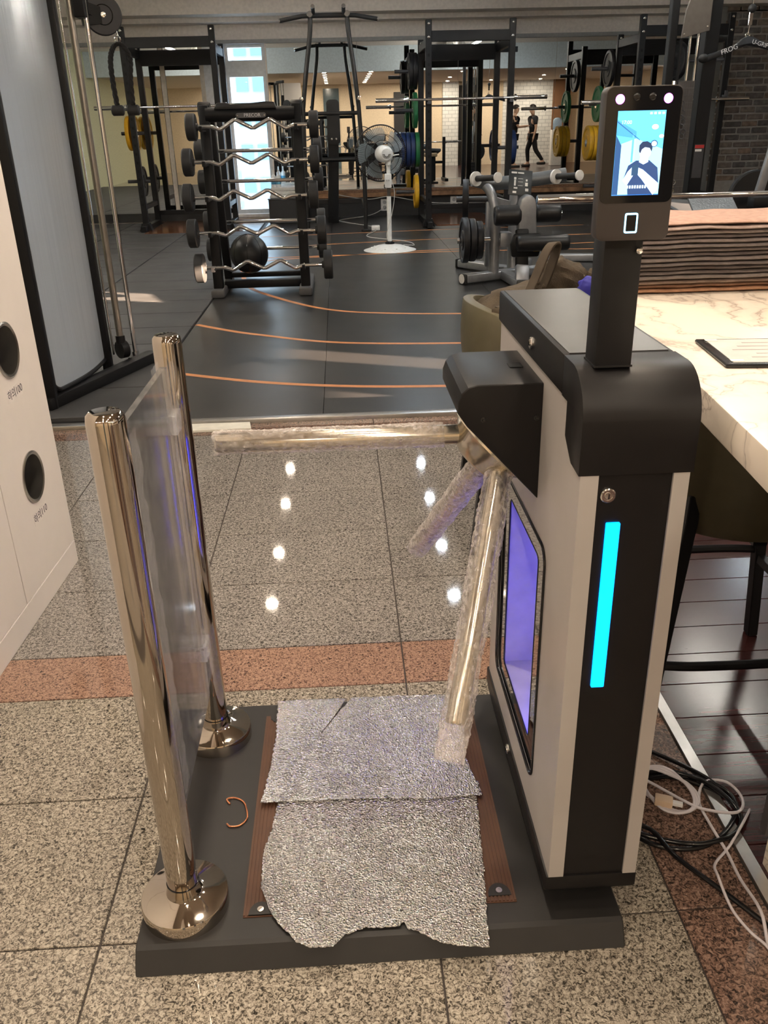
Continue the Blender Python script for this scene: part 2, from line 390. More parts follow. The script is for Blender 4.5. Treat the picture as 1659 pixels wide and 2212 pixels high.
# ceilings, soffit and beam
struct('ceiling', MB().box(-6, 9, 3.85, 13.85, 3.05, 3.2), CEIL)
struct('ceiling_aisle', MB().box(-6, 9, -4, 3.75, 2.56, 2.7), M('aisle_ceiling', (.55, .48, .40), .85))
struct('ceiling_soffit', MB().box(-6, 9, 12.95, 13.6, 2.66, 3.05), CEIL)
struct('beam', MB().box(-6, 9, 3.75, 3.95, 2.50, 3.2), BEAMP)
struct('trim_3', MB().box(-6, 9, 13.30, 13.60, 2.60, 2.66), SOFFITP, label='pale cornice band where soffit meets the mirrored wall')
# ducts under the gym ceiling
for a, b in (((-3.2, 5.0, 2.86), (-2.0, 11.2, 2.86)), ((3.0, 5.0, 2.86), (1.9, 11.2, 2.86))):
    d = MB().cyl(a, b, .11, n=20).build('ceiling_duct', WHITEPL); tag(d, 'white round air duct under the gym ceiling', 'duct', 'gym ceiling ducts')

# side and rear walls
struct('wall_left', MB().box(-6.2, -6, -4, 13.85, -.2, 3.2), PALEWALL)
RX = 9.0
ops = [(.24, .42, 1.66, 1.84), (1.00, 1.26, 1.66, 1.90), (2.43, 2.79, 1.89, 2.32)]
wr = MB(); yprev = -4
for y0, y1, z0, z1 in ops:
    wr.box(RX, RX + .06, yprev, y0, -.2, 3.2); wr.box(RX, RX + .06, y0, y1, -.2, z0); wr.box(RX, RX + .06, y0, y1, z1, 3.2); yprev = y1
wr.box(RX, RX + .06, yprev, 13.85, -.2, 3.2)
struct('wall_right', wr, CREAM)
BRICKW = bpy.data.materials.new('white_brick'); BRICKW.use_nodes = True; nt = BRICKW.node_tree
bt = _n(nt, 'ShaderNodeTexBrick'); bt.inputs['Color1'].default_value = (.72, .72, .70, 1); bt.inputs['Color2'].default_value = (.62, .63, .62, 1); bt.inputs['Mortar'].default_value = (.40, .42, .42, 1); bt.inputs['Scale'].default_value = 2.2; bt.inputs['Mortar Size'].default_value = .02
gg = _n(nt, 'ShaderNodeNewGeometry'); sp = _n(nt, 'ShaderNodeSeparateXYZ'); cb = _n(nt, 'ShaderNodeCombineXYZ')
nt.links.new(gg.outputs['Position'], sp.inputs[0]); nt.links.new(sp.outputs['X'], cb.inputs['X']); nt.links.new(sp.outputs['Z'], cb.inputs['Y']); nt.links.new(cb.outputs[0], bt.inputs['Vector']); nt.links.new(bt.outputs['Color'], nt.nodes['Principled BSDF'].inputs['Base Color'])
rear = struct('wall_rear', MB().box(-6, 9, -4.2, -4, -.2, 3.2), CREAM)
MB().box(3.56, 4.08, -4, -3.75, 0, 2.56).box(5.6, 7.25, -4, -3.85, 0, 2.56).build('brick_facing', BRICKW, rear)
MB().box(7.25, 7.85, -4, -3.8, 0, 2.56).build('timber_panel', WOODP, rear)
MB().box(1.94, 2.42, -4, -3.97, 0, 2.30).build('dark_doorway', DARKWALL, rear)
MB().box(-.40, .12, -4, -3.97, 0, 2.45).build('entrance_glass', M('entrance_glass', (.10, .14, .16), .1), rear)
for k in range(6):
    MB().plate([(4.12 + .1*k, -3.86), (4.17 + .1*k, -3.80), (4.22 + .1*k, -3.86), (4.22 + .1*k, -3.95), (4.12 + .1*k, -3.95)], 0, 2.45, 'xy').build('curtain_fold', M('dark_curtain', (.02, .018, .016), .9), rear)

# lamps: round downlights in both ceilings
LAMP = emat('lamp_warm', (1., .86, .66), 14.); LAMPC = emat('lamp_cool', (.82, .93, 1.), 14.)
def downlight(x, y, z, power, warm=True, size=.052):
    t = thing('downlight', 'round recessed ceiling downlight with white rim', 'ceiling lamp', (x, y, z), 'round ceiling downlights')
    MB().lathe([(size, 0), (size + .022, 0), (size + .022, -.006), (size, -.012), (size, 0)], (x, y, z), n=24).build('rim', WHITEPL, t)
    MB().lathe([(0, -.004), (size, -.004), (size, -.002), (0, -.002)], (x, y, z), n=24).build('lens', LAMP if warm else LAMPC, t)
    l = bpy.data.lights.new('downlight_glow', 'AREA'); l.shape = 'DISK'; l.size = size * 1.9; l.energy = power; l.color = (1., .84, .66) if warm else (.80, .92, 1.)
    o = bpy.data.objects.new('downlight_glow', l); COL.objects.link(o); o.parent = t; o.location = (0, 0, -.016)
for x in (-.26, .94):
    for y in (2.9, 1.95, 1.0, .1, -.8, -1.7, -2.6): downlight(x, y, 2.56, 12. if y > 1.5 or y < -1 else 6.5)
for x in (-2.6, 3.4, 6.2):
    for y in (2.2, -.6): downlight(x, y, 2.56, 13.)
for x in (-3.4, -1.6, 2.2, 3.6, 5.0, 6.6): downlight(x, -2.9, 2.56, 26.)  # extra downlights added to brighten the rear wall
for x, wrm in ((-.84, True), (.98, False)):
    for y in (7.3, 8.4, 9.75, 10.95): downlight(x, y, 3.05, 8., wrm)
for x in (-3.6, 4.2):
    for y in (5.4, 7.8, 10.2): downlight(x, y, 3.05, 8., x < 0)
# slim tube lamps added under the gym ceiling to brighten it and the soffit
TUBEL = emat('fill_tube_glow', (1., .95, .86), 85.)
for i, x in enumerate((-2.9, 2.6)):
    for y in (4.9, 7.4, 9.9):
        t = thing('fill_tube_lamp', 'slim white tube lamp added under the gym ceiling as fill light', 'ceiling lamp', (x, y, 2.62), 'added gym tube lamps')
        MB().cyl((x, y - .6, 2.60), (x, y + .6, 2.60), .018, n=12).build('glowing_tube', TUBEL, t)
        MB().box(x - .02, x + .02, y - .62, y + .62, 2.625, 2.655).build('tube_housing', WHITEPL, t)
        for dy in (-.45, .45): MB().cyl((x, y + dy, 2.65), (x, y + dy, 3.05), .004, n=6).build('hanger', WHITEPL, t)
        for dy in (-.607, .607): MB().box(x - .018, x + .018, y + dy - .012, y + dy + .012, 2.58, 2.63).build('tube_socket', WHITEPL, t)

# ================================================================== TURNSTILE
T = thing('turnstile', 'slim black and silver tripod turnstile on a dark floor plate with steel guard posts', 'turnstile', (.02, 1.29, 0))
PLATE = M('plate_charcoal', (.017, .016, .0155), .5, bump=.08, bscale=1200)
bp_ = MB().plate([(.952, .0), (.974, .036), (.982, .040), (1.598, .040), (1.606, .036), (1.622, 0)], -.385, .422, 'yz').build('base_plate', PLATE, T, .002, 1)
# ribbed brown tread with its screw tabs
TREAD = M('tread_brown', (.085, .038, .020), .55)
tr = MB().box(-.214, .252, 1.022, 1.558, .0395, .0415)
k = 0
while -.214 + k*.0066 < .249:
    x = -.214 + k*.0066; tr.box(x, x + .0038, 1.024, 1.556, .0410, .0432); k += 1
tread = tr.build('tread_mat', TREAD, T, merge=False)
SCREW = M('screw_steel', (.55, .52, .48), .3, 1.)
for x, y in ((-.185, 1.036), (.225, 1.046), (-.185, 1.545), (.225, 1.545)):
    s_ = 1 if y < 1.3 else -1
    tb = MB().plate([(x + .020*math.cos(a), y - .012*s_ + s_*.026*math.sin(a)) for a in [PI*i/10 for i in range(11)]], .040, .0445, 'xy').build('screw_tab', PLATE, T)
    MB().lathe([(.0055, 0), (.0055, .0016), (.0022, .0018), (.0022, .0006), (0, .0006)], (x, y - .002, .0444), n=16).build('screw', SCREW, tb)
# guard posts
for x, y, top in ((-.314, 1.057, .927), (-.316, 1.500, .927)):
    po = MB().lathe([(.0258, .066), (.0258, top - .014), (.0245, top - .006), (.020, top - .001), (.013, top), (0, top)], (x, y, 0), n=40).build('guard_post', STEEL, T)
    MB().lathe([(.073, .040), (.0735, .0655), (.072, .068), (.034, .0735), (.030, .076), (.0264, .092), (.0264, .096), (.0258, .096)], (x, y, 0), n=48).build('flange', STEEL, po)
    MB().torus((x, y, .097), .0262, .0011, n=40, m=6).build('seal_ring', BLACKGLOSS, po)
# clear guard panel with protective film
ACR = bpy.data.materials.new('clear_acrylic'); ACR.use_nodes = True; nt = ACR.node_tree; nt.nodes.clear()
out = _n(nt, 'ShaderNodeOutputMaterial'); tb_ = _n(nt, 'ShaderNodeBsdfTransparent'); tb_.inputs[0].default_value = (.93, .95, .96, 1)
gl = _n(nt, 'ShaderNodeBsdfGlossy'); gl.inputs['Roughness'].default_value = .08; df = _n(nt, 'ShaderNodeBsdfDiffuse'); df.inputs[0].default_value = (.75, .75, .76, 1)
fr = _n(nt, 'ShaderNodeFresnel'); fr.inputs[0].default_value = 1.3; m1 = _n(nt, 'ShaderNodeMixShader'); m2 = _n(nt, 'ShaderNodeMixShader')
nzz = _n(nt, 'ShaderNodeTexNoise'); nzz.inputs['Scale'].default_value = 14; rmp = _n(nt, 'ShaderNodeMapRange'); rmp.inputs['From Min'].default_value = .35; rmp.inputs['From Max'].default_value = .75; rmp.inputs['To Min'].default_value = .10; rmp.inputs['To Max'].default_value = .22
nt.links.new(nzz.outputs['Fac'], rmp.inputs['Value']); nt.links.new(rmp.outputs[0], m1.inputs[0]); nt.links.new(tb_.outputs[0], m1.inputs[1]); nt.links.new(df.outputs[0], m1.inputs[2])
nt.links.new(fr.outputs[0], m2.inputs[0]); nt.links.new(m1.outputs[0], m2.inputs[1]); nt.links.new(gl.outputs[0], m2.inputs[2]); nt.links.new(m2.outputs[0], out.inputs[0])
gp = MB().plate(rrect(1.098, 1.440, .195, .886, .012), -.319, -.309, 'yz').build('guard_panel', ACR, T)
FILM = bpy.data.materials.new('clear_film'); FILM.use_nodes = True; nt = FILM.node_tree; b = nt.nodes['Principled BSDF']
b.inputs['Base Color'].default_value = (.85, .86, .88, 1); b.inputs['Roughness'].default_value = .12; b.inputs['Alpha'].default_value = .16
tcn = _n(nt, 'ShaderNodeTexCoord'); vz = _n(nt, 'ShaderNodeTexNoise'); vz.inputs['Scale'].default_value = 60; bmp = _n(nt, 'ShaderNodeBump'); bmp.inputs['Strength'].default_value = .6; bmp.inputs['Distance'].default_value = .01
nt.links.new(tcn.outputs['Object'], vz.inputs['Vector']); nt.links.new(vz.outputs['Fac'], bmp.inputs['Height']); nt.links.new(bmp.outputs['Normal'], b.inputs['Normal'])
def film(y0, y1, z0, z1, x, amp, n, m, seed):
    mb = MB(); vs = []
    for j in range(m + 1):
        for i in range(n + 1):
            u, v = i / n, j / m
            yy_ = y0 + (y1 - y0) * (u + .10 * (noise.noise((v*9 + seed, u*2, 1)) if 0 < u else 0) * u)
            vs.append((x + amp * noise.noise((u*3 + seed, v*16, 2.)) * (.3 + u) + amp * .5 * noise.noise((u*9, v*50 + seed, 5)), yy_, z0 + (z1 - z0) * v))
    return mb.add(vs, [(j*(n+1)+i, j*(n+1)+i+1, (j+1)*(n+1)+i+1, (j+1)*(n+1)+i) for j in range(m) for i in range(n)])
film(1.392, 1.462, .24, .893, -.302, .006, 8, 90, 3.).build('protective_film', FILM, gp)
film(1.392, 1.455, .25, .890, -.326, .006, 8, 90, 9.).build('protective_film', FILM, gp)
film(1.105, 1.165, .22, .870, -.305, .004, 6, 70, 14.).build('protective_film', FILM, gp)
for y0, y1 in ((1.080, 1.112), (1.428, 1.478)):
    for z in (.30, .78):
        MB().box(-.326, -.302, y0, y1, z - .018, z + .018).build('panel_clamp', M('clear_clamp', (.8, .82, .85), .1, alpha=.3), gp, .003, 2)
# cabinet
MB().box(.318, .424, 1.06, 1.56, .040, .080).build('foot', BLACK, T)
MB().plate([(1.000, .118), (1.000, .088), (1.012, .076), (1.035, .071), (1.57, .071), (1.60, .080), (1.603, .118)], .293, .445, 'yz').build('plinth', CABBLACK, T, .004, 2)
hole = rrect(1.148, 1.512, .190, .645, .028, 5)
sp_o = [(1.000, .118), (1.592, .118), (1.592, .908), (1.078, .908), (1.078, .862), (1.040, .836), (1.000, .836)]
MB().plate(sp_o, .297, .303, 'yz', [hole]).box(.303, .3215, 1.000, 1.006, .118, .836).build('side_panel', SILVER, T)
MB().plate(sp_o, .436, .442, 'yz').box(.4205, .436, 1.000, 1.006, .118, .836).build('side_panel', SILVER, T)
fp_ = MB().box(.3215, .4205, 1.004, 1.016, .118, .836).build('front_panel', CABBLACK, T)
LEDC = emat('led_cyan', (.0, .30, 1.0), 2.4)
MB().plate(rrect(.3375, .3565, .496, .762, .0015, 2), 1.0005, 1.0045, 'xz').build('light_strip', LEDC, fp_)
lkm = M('lock_chrome', (.75, .74, .72), .15, 1.)
def lock(c, ax, r, parent):
    o = MB().lathe([(0, 0), (r, 0), (r, .003), (r*.85, .0045), (r*.62, .0045), (r*.60, .003), (r*.45, .003), (r*.42, .0055), (0, .0058)], c, ax, 24).build('key_lock', lkm, parent)
    a = Vector(ax).normalized(); u = Vector((0, 0, 1)) if abs(a.z) < .9 else Vector((0, 1, 0)); s2 = a.cross(u)
    q = Vector(c) + a * .0060
    MB().bar(q - u * r * .33, q + u * r * .33, .0016, .0008, a).build('key_slot', BLACKGLOSS, o)
lock((.3365, 1.004, .802), (0, -1, 0), .0105, fp_)
MB().box(.303, .436, 1.592, 1.604, .118, .908).build('rear_panel', CABBLACK, T)
hood = [(.9985, .832), (.9985, .905)] + arc(1.062, .9015, .0635, 176, 90, 10) + [(1.108, .965), (1.108, .909), (1.0785, .909), (1.0785, .861), (1.041, .8345)]
MB().plate(hood, .294, .446, 'yz').build('hood', CABBLACK, T, .0025, 2)
tc_ = MB().box(.294, .446, 1.1095, 1.606, .909, .965).build('top_cover', CABBLACK, T, .004, 2)
MB().box(.302, .438, 1.113, 1.598, .9645, .9662).build('cover_sheet', M('cover_grey', (.055, .052, .050), .32), tc_)
lock((.294, 1.305, .935), (-1, 0, 0), .010, tc_)
lock((.2935, 1.335, .103), (-1, 0, 0), .010, T)
# lit recess behind the side opening
CAVW = M('recess_white', (.50, .48, .58), .45)
inner = rrect(1.206, 1.450, .236, .606, .012, 3)
rec = MB().plate(hole, .300, .302, 'yz', [inner]).build('mirror_bezel', M('bezel_mirror', (.60, .60, .62), .03, 1., var=0), T)
MB().tube([(.2965, u, v) for u, v in hole], .0032, 8, closed=True).build('gasket', BLACKGLOSS, rec)
MB().tube([(.3005, u, v) for u, v in inner], .0016, 6, closed=True).build('inner_edge', BLACKGLOSS, rec)
cv = MB().box(.426, .430, 1.18, 1.48, .21, .64).box(.303, .426, 1.190, 1.204, .21, .64).box(.303, .426, 1.452, 1.47, .21, .64).box(.303, .426, 1.204, 1.452, .22, .234).box(.303, .426, 1.204, 1.452, .608, .63).build('recess', CAVW, T)
MB().box(.314, .320, 1.2045, 1.208, .25, .590).build('recess_light', emat('led_blue', (.03, .04, 1.0), 40.), cv)
# arm housing
hs_ = [(.298, .893), (.196, .893), (.182, .889), (.172, .880), (.167, .866), (.167, .848), (.181, .827), (.298, .700)]
ah = MB().plate(hs_, 1.226, 1.434, 'xz').build('arm_housing', CABBLACK, T, .006, 3)
MB().box(.262, .284, 1.318, 1.344, .8932, .8942).build('window_label', BLACKGLOSS, ah)
for x, z in ((.206, .838), (.288, .838)): MB().lathe([(.0045, 0), (.0045, .0015), (.002, .002), (0, .001)], (x, 1.2262, z), (0, -1, 0), 12).build('housing_screw', BLACKGLOSS, ah)
ax = Vector((-.7071, 0, -.7071)); ap = Vector((.262, 1.330, .780))
fc = Vector((.2395, 1.330, .7635))
hub = MB().lathe([(.079, -.004), (.079, .006), (.074, .010), (.060, .024), (.044, .043), (.036, .047), (0, .048)], fc, ax, 40).build('hub', BRUSHED, T)
MB().lathe([(.088, -.006), (.088, .001), (.079, .002)], fc, ax, 40).build('hub_ring', BLACKGLOSS, hub)
# arms with bubble wrap
WRAP = bpy.data.materials.new('bubble_wrap'); WRAP.use_nodes = True; nt = WRAP.node_tree; b = nt.nodes['Principled BSDF']
b.inputs['Base Color'].default_value = (.88, .82, .79, 1); b.inputs['Roughness'].default_value = .09; b.inputs['Specular IOR Level'].default_value = .8
tcn = _n(nt, 'ShaderNodeTexCoord'); vo = _n(nt, 'ShaderNodeTexVoronoi'); vo.inputs['Scale'].default_value = 140; nn = _n(nt, 'ShaderNodeTexNoise'); nn.inputs['Scale'].default_value = 90; nn.inputs['Detail'].default_value = 5
ad = _n(nt, 'ShaderNodeMath', operation='ADD'); bmp = _n(nt, 'ShaderNodeBump'); bmp.inputs['Strength'].default_value = .9; bmp.inputs['Distance'].default_value = .006
nt.links.new(tcn.outputs['Object'], vo.inputs['Vector']); nt.links.new(tcn.outputs['Object'], nn.inputs['Vector']); nt.links.new(vo.outputs['Distance'], ad.inputs[0]); nt.links.new(nn.outputs['Fac'], ad.inputs[1]); nt.links.new(ad.outputs[0], bmp.inputs['Height']); nt.links.new(bmp.outputs['Normal'], b.inputs['Normal'])
lw = _n(nt, 'ShaderNodeLayerWeight'); lw.inputs[0].default_value = .35; mr = _n(nt, 'ShaderNodeMapRange'); mr.inputs['To Min'].default_value = .13; mr.inputs['To Max'].default_value = .62
n4 = _n(nt, 'ShaderNodeMath', operation='MULTIPLY_ADD'); n4.inputs[1].default_value = .75
nt.links.new(lw.outputs['Facing'], mr.inputs['Value']); nt.links.new(nn.outputs['Fac'], n4.inputs[0]); nt.links.new(mr.outputs[0], n4.inputs[2])
sb = _n(nt, 'ShaderNodeMath', operation='SUBTRACT'); sb.inputs[1].default_value = .34; nt.links.new(n4.outputs[0], sb.inputs[0]); nt.links.new(sb.outputs[0], b.inputs['Alpha'])
def wrap(a, b_, r, seed, name, parent, amp=.0035, nr=52):
    a, b_ = Vector(a), Vector(b_); L = (b_ - a).length; n = int(L / .0026); d = (b_ - a).normalized()
    u = Vector((0, 0, 1)) if abs(d.z) < .9 else Vector((1, 0, 0)); e1 = d.cross(u).normalized(); e2 = d.cross(e1); vs = []
    for i in range(n + 1):
        for k in range(nr):
            t = 2*PI*k/nr; q = (math.cos(t)*2 + seed, math.sin(t)*2, i*.055)
            rr = r + amp*noise.noise(q) + amp*.7*abs(noise.noise((q[0]*3.5, q[1]*3.5, i*.30))) + amp*.55*abs(noise.noise((q[0]*8, q[1]*8, i*.75)))
            if i in (0, n): rr *= .96
            vs.append(a + d * (L*i/n) + e1*(rr*math.cos(t)) + e2*(rr*math.sin(t)))
    return MB().add(vs, [(i*nr+k, i*nr+(k+1) % nr, (i+1)*nr+(k+1) % nr, (i+1)*nr+k) for i in range(n) for k in range(nr)]).build(name, WRAP, parent)
tips = [Vector((-.222, 1.330, .780)), Vector((.142, 1.02, .425)), Vector((.142, 1.64, .415))]
for i, tp in enumerate(tips):
    d = (tp - ap).normalized(); st = ap + d * .055
    arm = MB().lathe([(.0165, 0), (.0165, (tp - st).length - .004), (.0145, (tp - st).length), (0, (tp - st).length)], st, d, 32).build('barrier_arm', BRUSHED, T)
    if i == 0: wrap(ap + d*.105, tp + d*.004, .0192, 1., 'bubble_wrap', arm)
    elif i == 1: wrap(ap + d*.075, tp + d*.055, .0215, 5., 'bubble_wrap', arm, .0045)
    else: wrap(ap + d*.085, tp + d*.012, .0215, 9., 'bubble_wrap', arm, .0045)

# ------------------------------------------------------------------ face reader on its pole
K = thing('face_terminal', 'black face recognition terminal with lit screen on a square pole above the turnstile', 'access terminal', (.339, 1.06, .965))
MB().box(.3155, .3625, 1.038, 1.085, .965, 1.200).build('pole', BLACK, K, .002, 2)
MB().box(.3145, .3635, 1.037, 1.086, .9648, .9675).build('pole_foot', BLACK, K)
hx0, hx1, hz0, hz1, hy = .2925, .3765, 1.1245, 1.2845, 1.000
hd = MB().plate(rrect(hx0, hx1, hz0, hz1, .008, 5), hy, hy + .022, 'xz').build('terminal_body', M('terminal_shell', (.030, .024, .022), .4), K, .0015, 2)
MB().plate(rrect(hx0 + .001, hx1 - .001, 1.1655, hz1 - .001, .007, 5), hy - .0008, hy + .0005, 'xz').build('glass_front', M('glass_front', (.006, .006, .007), .05), hd)
MB().box(.325, .353, 1.022, 1.040, 1.15, 1.20).build('mount_bracket', BLACK, K)
MB().lathe([(.004, 0), (.004, .004), (.002, .005), (0, .005)], (.3575, 1.038, 1.108), (0, -1, 0), 12).build('bracket_screw', CHROME, K)
# screen picture: layered flat shapes
sx0, sx1, sz0, sz1 = .3065, .3595, 1.1735, 1.2600
SCR = lambda u, v: (sx0 + (sx1 - sx0)*u, sz0 + (sz1 - sz0)*v)
scr = MB().plate([SCR(0, 0), SCR(1, 0), SCR(1, 1), SCR(0, 1)], hy - .0012, hy - .0008, 'xz').build('screen', emat('scr_sky', (.10, .52, .95), 1.1), hd)
tag(scr, 'lit blue screen showing a person holding a phone')
def spoly(pts, col, lay, name='screen_shape', st=1.1):
    mn = 'scr_%02x%02x%02x' % tuple(int(c*255) for c in col)
    MB().plate([SCR(*p) for p in pts], hy - .0012 - .00012*lay - .0001, hy - .0012 - .00012*lay, 'xz').build(name, emat(mn, col, st), scr)
def sell(cu, cv_, ru, rv, col, lay, n=18): spoly([(cu + ru*math.cos(2*PI*i/n), cv_ + rv*math.sin(2*PI*i/n)) for i in range(n)], col, lay)
spoly([(0, 0), (.12, 0), (.12, .60), (0, .72)], (.02, .07, .20), 1)
spoly([(.12, 0), (.42, 0), (.42, .68), (.12, .62)], (.33, .72, .95), 1)
spoly([(0, .72), (.42, .68), (.42, .76), (0, .90)], (.06, .30, .62), 1)
spoly([(.42, 0), (1, 0), (1, .55), (.42, .68)], (.30, .68, .95), 1)
spoly([(.0, .885), (.5, .665), (.5, .655), (.0, .87)], (.02, .10, .28), 2)
spoly([(.34, .40), (.38, .40), (.38, .73), (.34, .74)], (.10, .38, .65), 2)
sell(.80, .81, .07, .030, (.75, .95, 1.), 2); sell(.95, .70, .05, .022, (.75, .95, 1.), 2)
sell(.81, .615, .075, .042, (.03, .10, .24), 2); sell(.81, .613, .055, .031, (.7, .9, 1.), 3)
spoly([(.22, .20), (.30, .36), (.46, .42), (.74, .42), (.93, .33), (.98, .14), (.90, .0), (.34, .0), (.30, .18)], (.02, .05, .15), 4)      # shirt
spoly([(.52, .40), (.55, .48), (.70, .48), (.72, .40), (.62, .37)], (.55, .72, .88), 5)
sell(.635, .52, .125, .085, (.60, .74, .90), 5)                                       # face
spoly([(.50, .53), (.50, .60), (.56, .64), (.66, .645), (.74, .62), (.78, .57), (.77, .52), (.72, .565), (.62, .575), (.56, .55), (.53, .50)], (.015, .03, .08), 6)  # hair
spoly([(.20, .18), (.30, .12), (.44, .26), (.46, .34), (.38, .34), (.30, .29)], (.52, .70, .88), 6)
spoly([(.96, .06), (.98, .14), (.62, .31), (.50, .34), (.48, .27), (.60, .20), (.88, .0)], (.52, .70, .88), 6)
spoly([(.38, .24), (.52, .245), (.52, .375), (.38, .37)], (.02, .06, .14), 7)           # phone
spoly([(.0, .0), (1, .0), (1, .012), (0, .012)], (.05, .2, .5), 4)
WT = emat('scr_white', (.65, .88, 1.), 1.2)
text('clock_text', '17:00', .0052, WT, frame_m((sx0 + .010, hy - .0021, sz1 - .0115), (1, 0, 0), (0, 0, 1)), scr, .00005)
for i in range(4): spoly([(.66 + .085*i, .955), (.71 + .085*i, .955), (.71 + .085*i, .98), (.66 + .085*i, .98)], (.65, .88, 1.), 8, 'status_icon')
for i in range(8): spoly([(.30 + .055*i, .085), (.335 + .055*i, .085), (.335 + .055*i, .122), (.30 + .055*i, .122)], (.65, .88, 1.), 8, 'caption_mark')
fpm = MB().plate(rrect(.3245, .3395, 1.1325, 1.1545, .002, 3), hy - .0012, hy + .0005, 'xz', [rrect(.3262, .3378, 1.1345, 1.1525, .001, 2)]).build('fingerprint_ring', emat('ring_light', (.30, .72, 1.), 2.2), hd)
MB().plate(rrect(.3262, .3378, 1.1345, 1.1525, .001, 2), hy - .0006, hy + .0005, 'xz').build('fingerprint_glass', BLACKGLOSS, hd)
PURP = emat('infrared_glow', (.75, .12, .95), 7.); PURW = emat('infrared_core', (1., .75, 1.), 14.)
for x in (.3075, .3605):
    g_ = MB().lathe([(0, 0), (.0050, 0), (.0042, .0010), (0, .0014)], (x, hy - .0008, 1.2715), (0, -1, 0), 16).build('infrared_lamp', PURP, hd)
    MB().lathe([(0, 0), (.0020, 0), (.0014, .0008), (0, .001)], (x, hy - .0022, 1.2705), (0, -1, 0), 12).build('lamp_core', PURW, g_)
for x in (.3255, .3430):
    MB().lathe([(.0038, 0), (.0038, .0006), (.0025, .0012), (0, .0008)], (x, hy - .0008, 1.2735), (0, -1, 0), 16).build('camera_lens', BLACKGLOSS, hd)

# ------------------------------------------------------------------ foil sheets and copper wire on the plate
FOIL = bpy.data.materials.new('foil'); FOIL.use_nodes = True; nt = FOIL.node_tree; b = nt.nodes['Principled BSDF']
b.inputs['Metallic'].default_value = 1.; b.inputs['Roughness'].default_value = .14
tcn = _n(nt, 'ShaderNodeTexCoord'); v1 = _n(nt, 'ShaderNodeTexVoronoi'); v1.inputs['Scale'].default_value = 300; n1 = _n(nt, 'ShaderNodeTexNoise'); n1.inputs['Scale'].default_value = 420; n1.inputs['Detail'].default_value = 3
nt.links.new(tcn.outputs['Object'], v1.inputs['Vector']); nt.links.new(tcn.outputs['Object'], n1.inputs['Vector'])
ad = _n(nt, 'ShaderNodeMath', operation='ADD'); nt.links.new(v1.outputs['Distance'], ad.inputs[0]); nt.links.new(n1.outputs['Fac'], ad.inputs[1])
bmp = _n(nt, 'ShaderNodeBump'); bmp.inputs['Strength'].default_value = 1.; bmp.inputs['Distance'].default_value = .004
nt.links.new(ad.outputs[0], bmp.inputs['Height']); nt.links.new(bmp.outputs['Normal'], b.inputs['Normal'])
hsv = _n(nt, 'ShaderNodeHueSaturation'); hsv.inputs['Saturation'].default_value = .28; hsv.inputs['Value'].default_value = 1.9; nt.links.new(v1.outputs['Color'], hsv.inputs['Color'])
mxx = _n(nt, 'ShaderNodeMixRGB'); mxx.inputs['Fac'].default_value = .55; mxx.inputs['Color1'].default_value = (.95, .95, .95, 1); nt.links.new(hsv.outputs['Color'], mxx.inputs['Color2']); nt.links.new(mxx.outputs['Color'], b.inputs['Base Color'])  # foil sparkle: bright and dark glints painted into the colour, cell by cell
def lerp(tab, t):
    for (a, va), (b_, vb) in zip(tab[:-1], tab[1:]):
        if t <= b_: return va + (vb - va) * (t - a) / max(b_ - a, 1e-9)
    return tab[-1][1]
def foil(name, label, left, right, front, back, z0, crumple, seed, nx, ny, tear=None):
    "left/right: x along v; front/back: y along x"
    vs = []; fs = []
    for j in range(ny + 1):
        v = j / ny
        for i in range(nx + 1):
            u = i / nx
            e = .0028*noise.noise((v*38, seed, 3)) + .0018*noise.noise((v*110, seed, 8)); e2 = .003*noise.noise((v*34, seed, 11)) + .002*noise.noise((v*100, seed, 6))
            xa, xb = lerp(left, v) + e, lerp(right, v) + e2
            x = xa + (xb - xa) * u
            f_ = lerp(front, x) + .0022*noise.noise((x*260, seed, 1)); bk = lerp(back, x)
            y = f_ + (bk - f_) * v
            c = crumple(x, y)
            z = z0 + .0012*noise.noise((x*30, y*30, seed)) + .0015*noise.noise((x*95, y*95, seed)) * (.6 + c) + c*.006*abs(noise.noise((x*60, y*60, seed + 4)))
            if min(u, 1-u, v) < .012: z += .0018*(noise.noise((x*90, y*90, seed + 2)))
            vs.append((x, y, max(z, z0 - .0015)))
    for j in range(ny):
        for i in range(nx):
            q = (j*(nx+1)+i, j*(nx+1)+i+1, (j+1)*(nx+1)+i+1, (j+1)*(nx+1)+i)
            if tear:
                c = sum((Vector(vs[k]) for k in q), Vector()) / 4; (ax_, ay_), (bx_, by_) = tear
                t = ((c.x-ax_)*(bx_-ax_) + (c.y-ay_)*(by_-ay_)) / ((bx_-ax_)**2 + (by_-ay_)**2)
                if -.2 < t < 1:
                    dd = math.hypot(c.x - ax_ - t*(bx_-ax_), c.y - ay_ - t*(by_-ay_))
                    if dd < (.0042 if t < .22 else .0026*(1.1 - t)): continue
            fs.append(q)
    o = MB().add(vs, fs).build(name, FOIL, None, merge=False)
    sm = o.modifiers.new('thickness', 'SOLIDIFY'); sm.thickness = .0015; sm.offset = -1
    return tag(o, label, 'foil sheet')
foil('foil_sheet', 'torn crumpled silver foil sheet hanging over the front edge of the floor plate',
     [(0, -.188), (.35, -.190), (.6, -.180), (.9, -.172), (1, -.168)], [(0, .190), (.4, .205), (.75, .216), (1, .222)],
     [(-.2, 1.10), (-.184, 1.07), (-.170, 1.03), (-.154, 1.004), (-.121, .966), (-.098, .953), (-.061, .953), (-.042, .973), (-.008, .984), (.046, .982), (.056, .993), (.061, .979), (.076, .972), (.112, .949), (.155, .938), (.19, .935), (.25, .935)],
     [(-1, 1.30), (1, 1.295)], .0465, lambda x, y: max(0, 1 - math.hypot((x + .10)/.11, (y - 1.16)/.12)), 2.2, 190, 170)
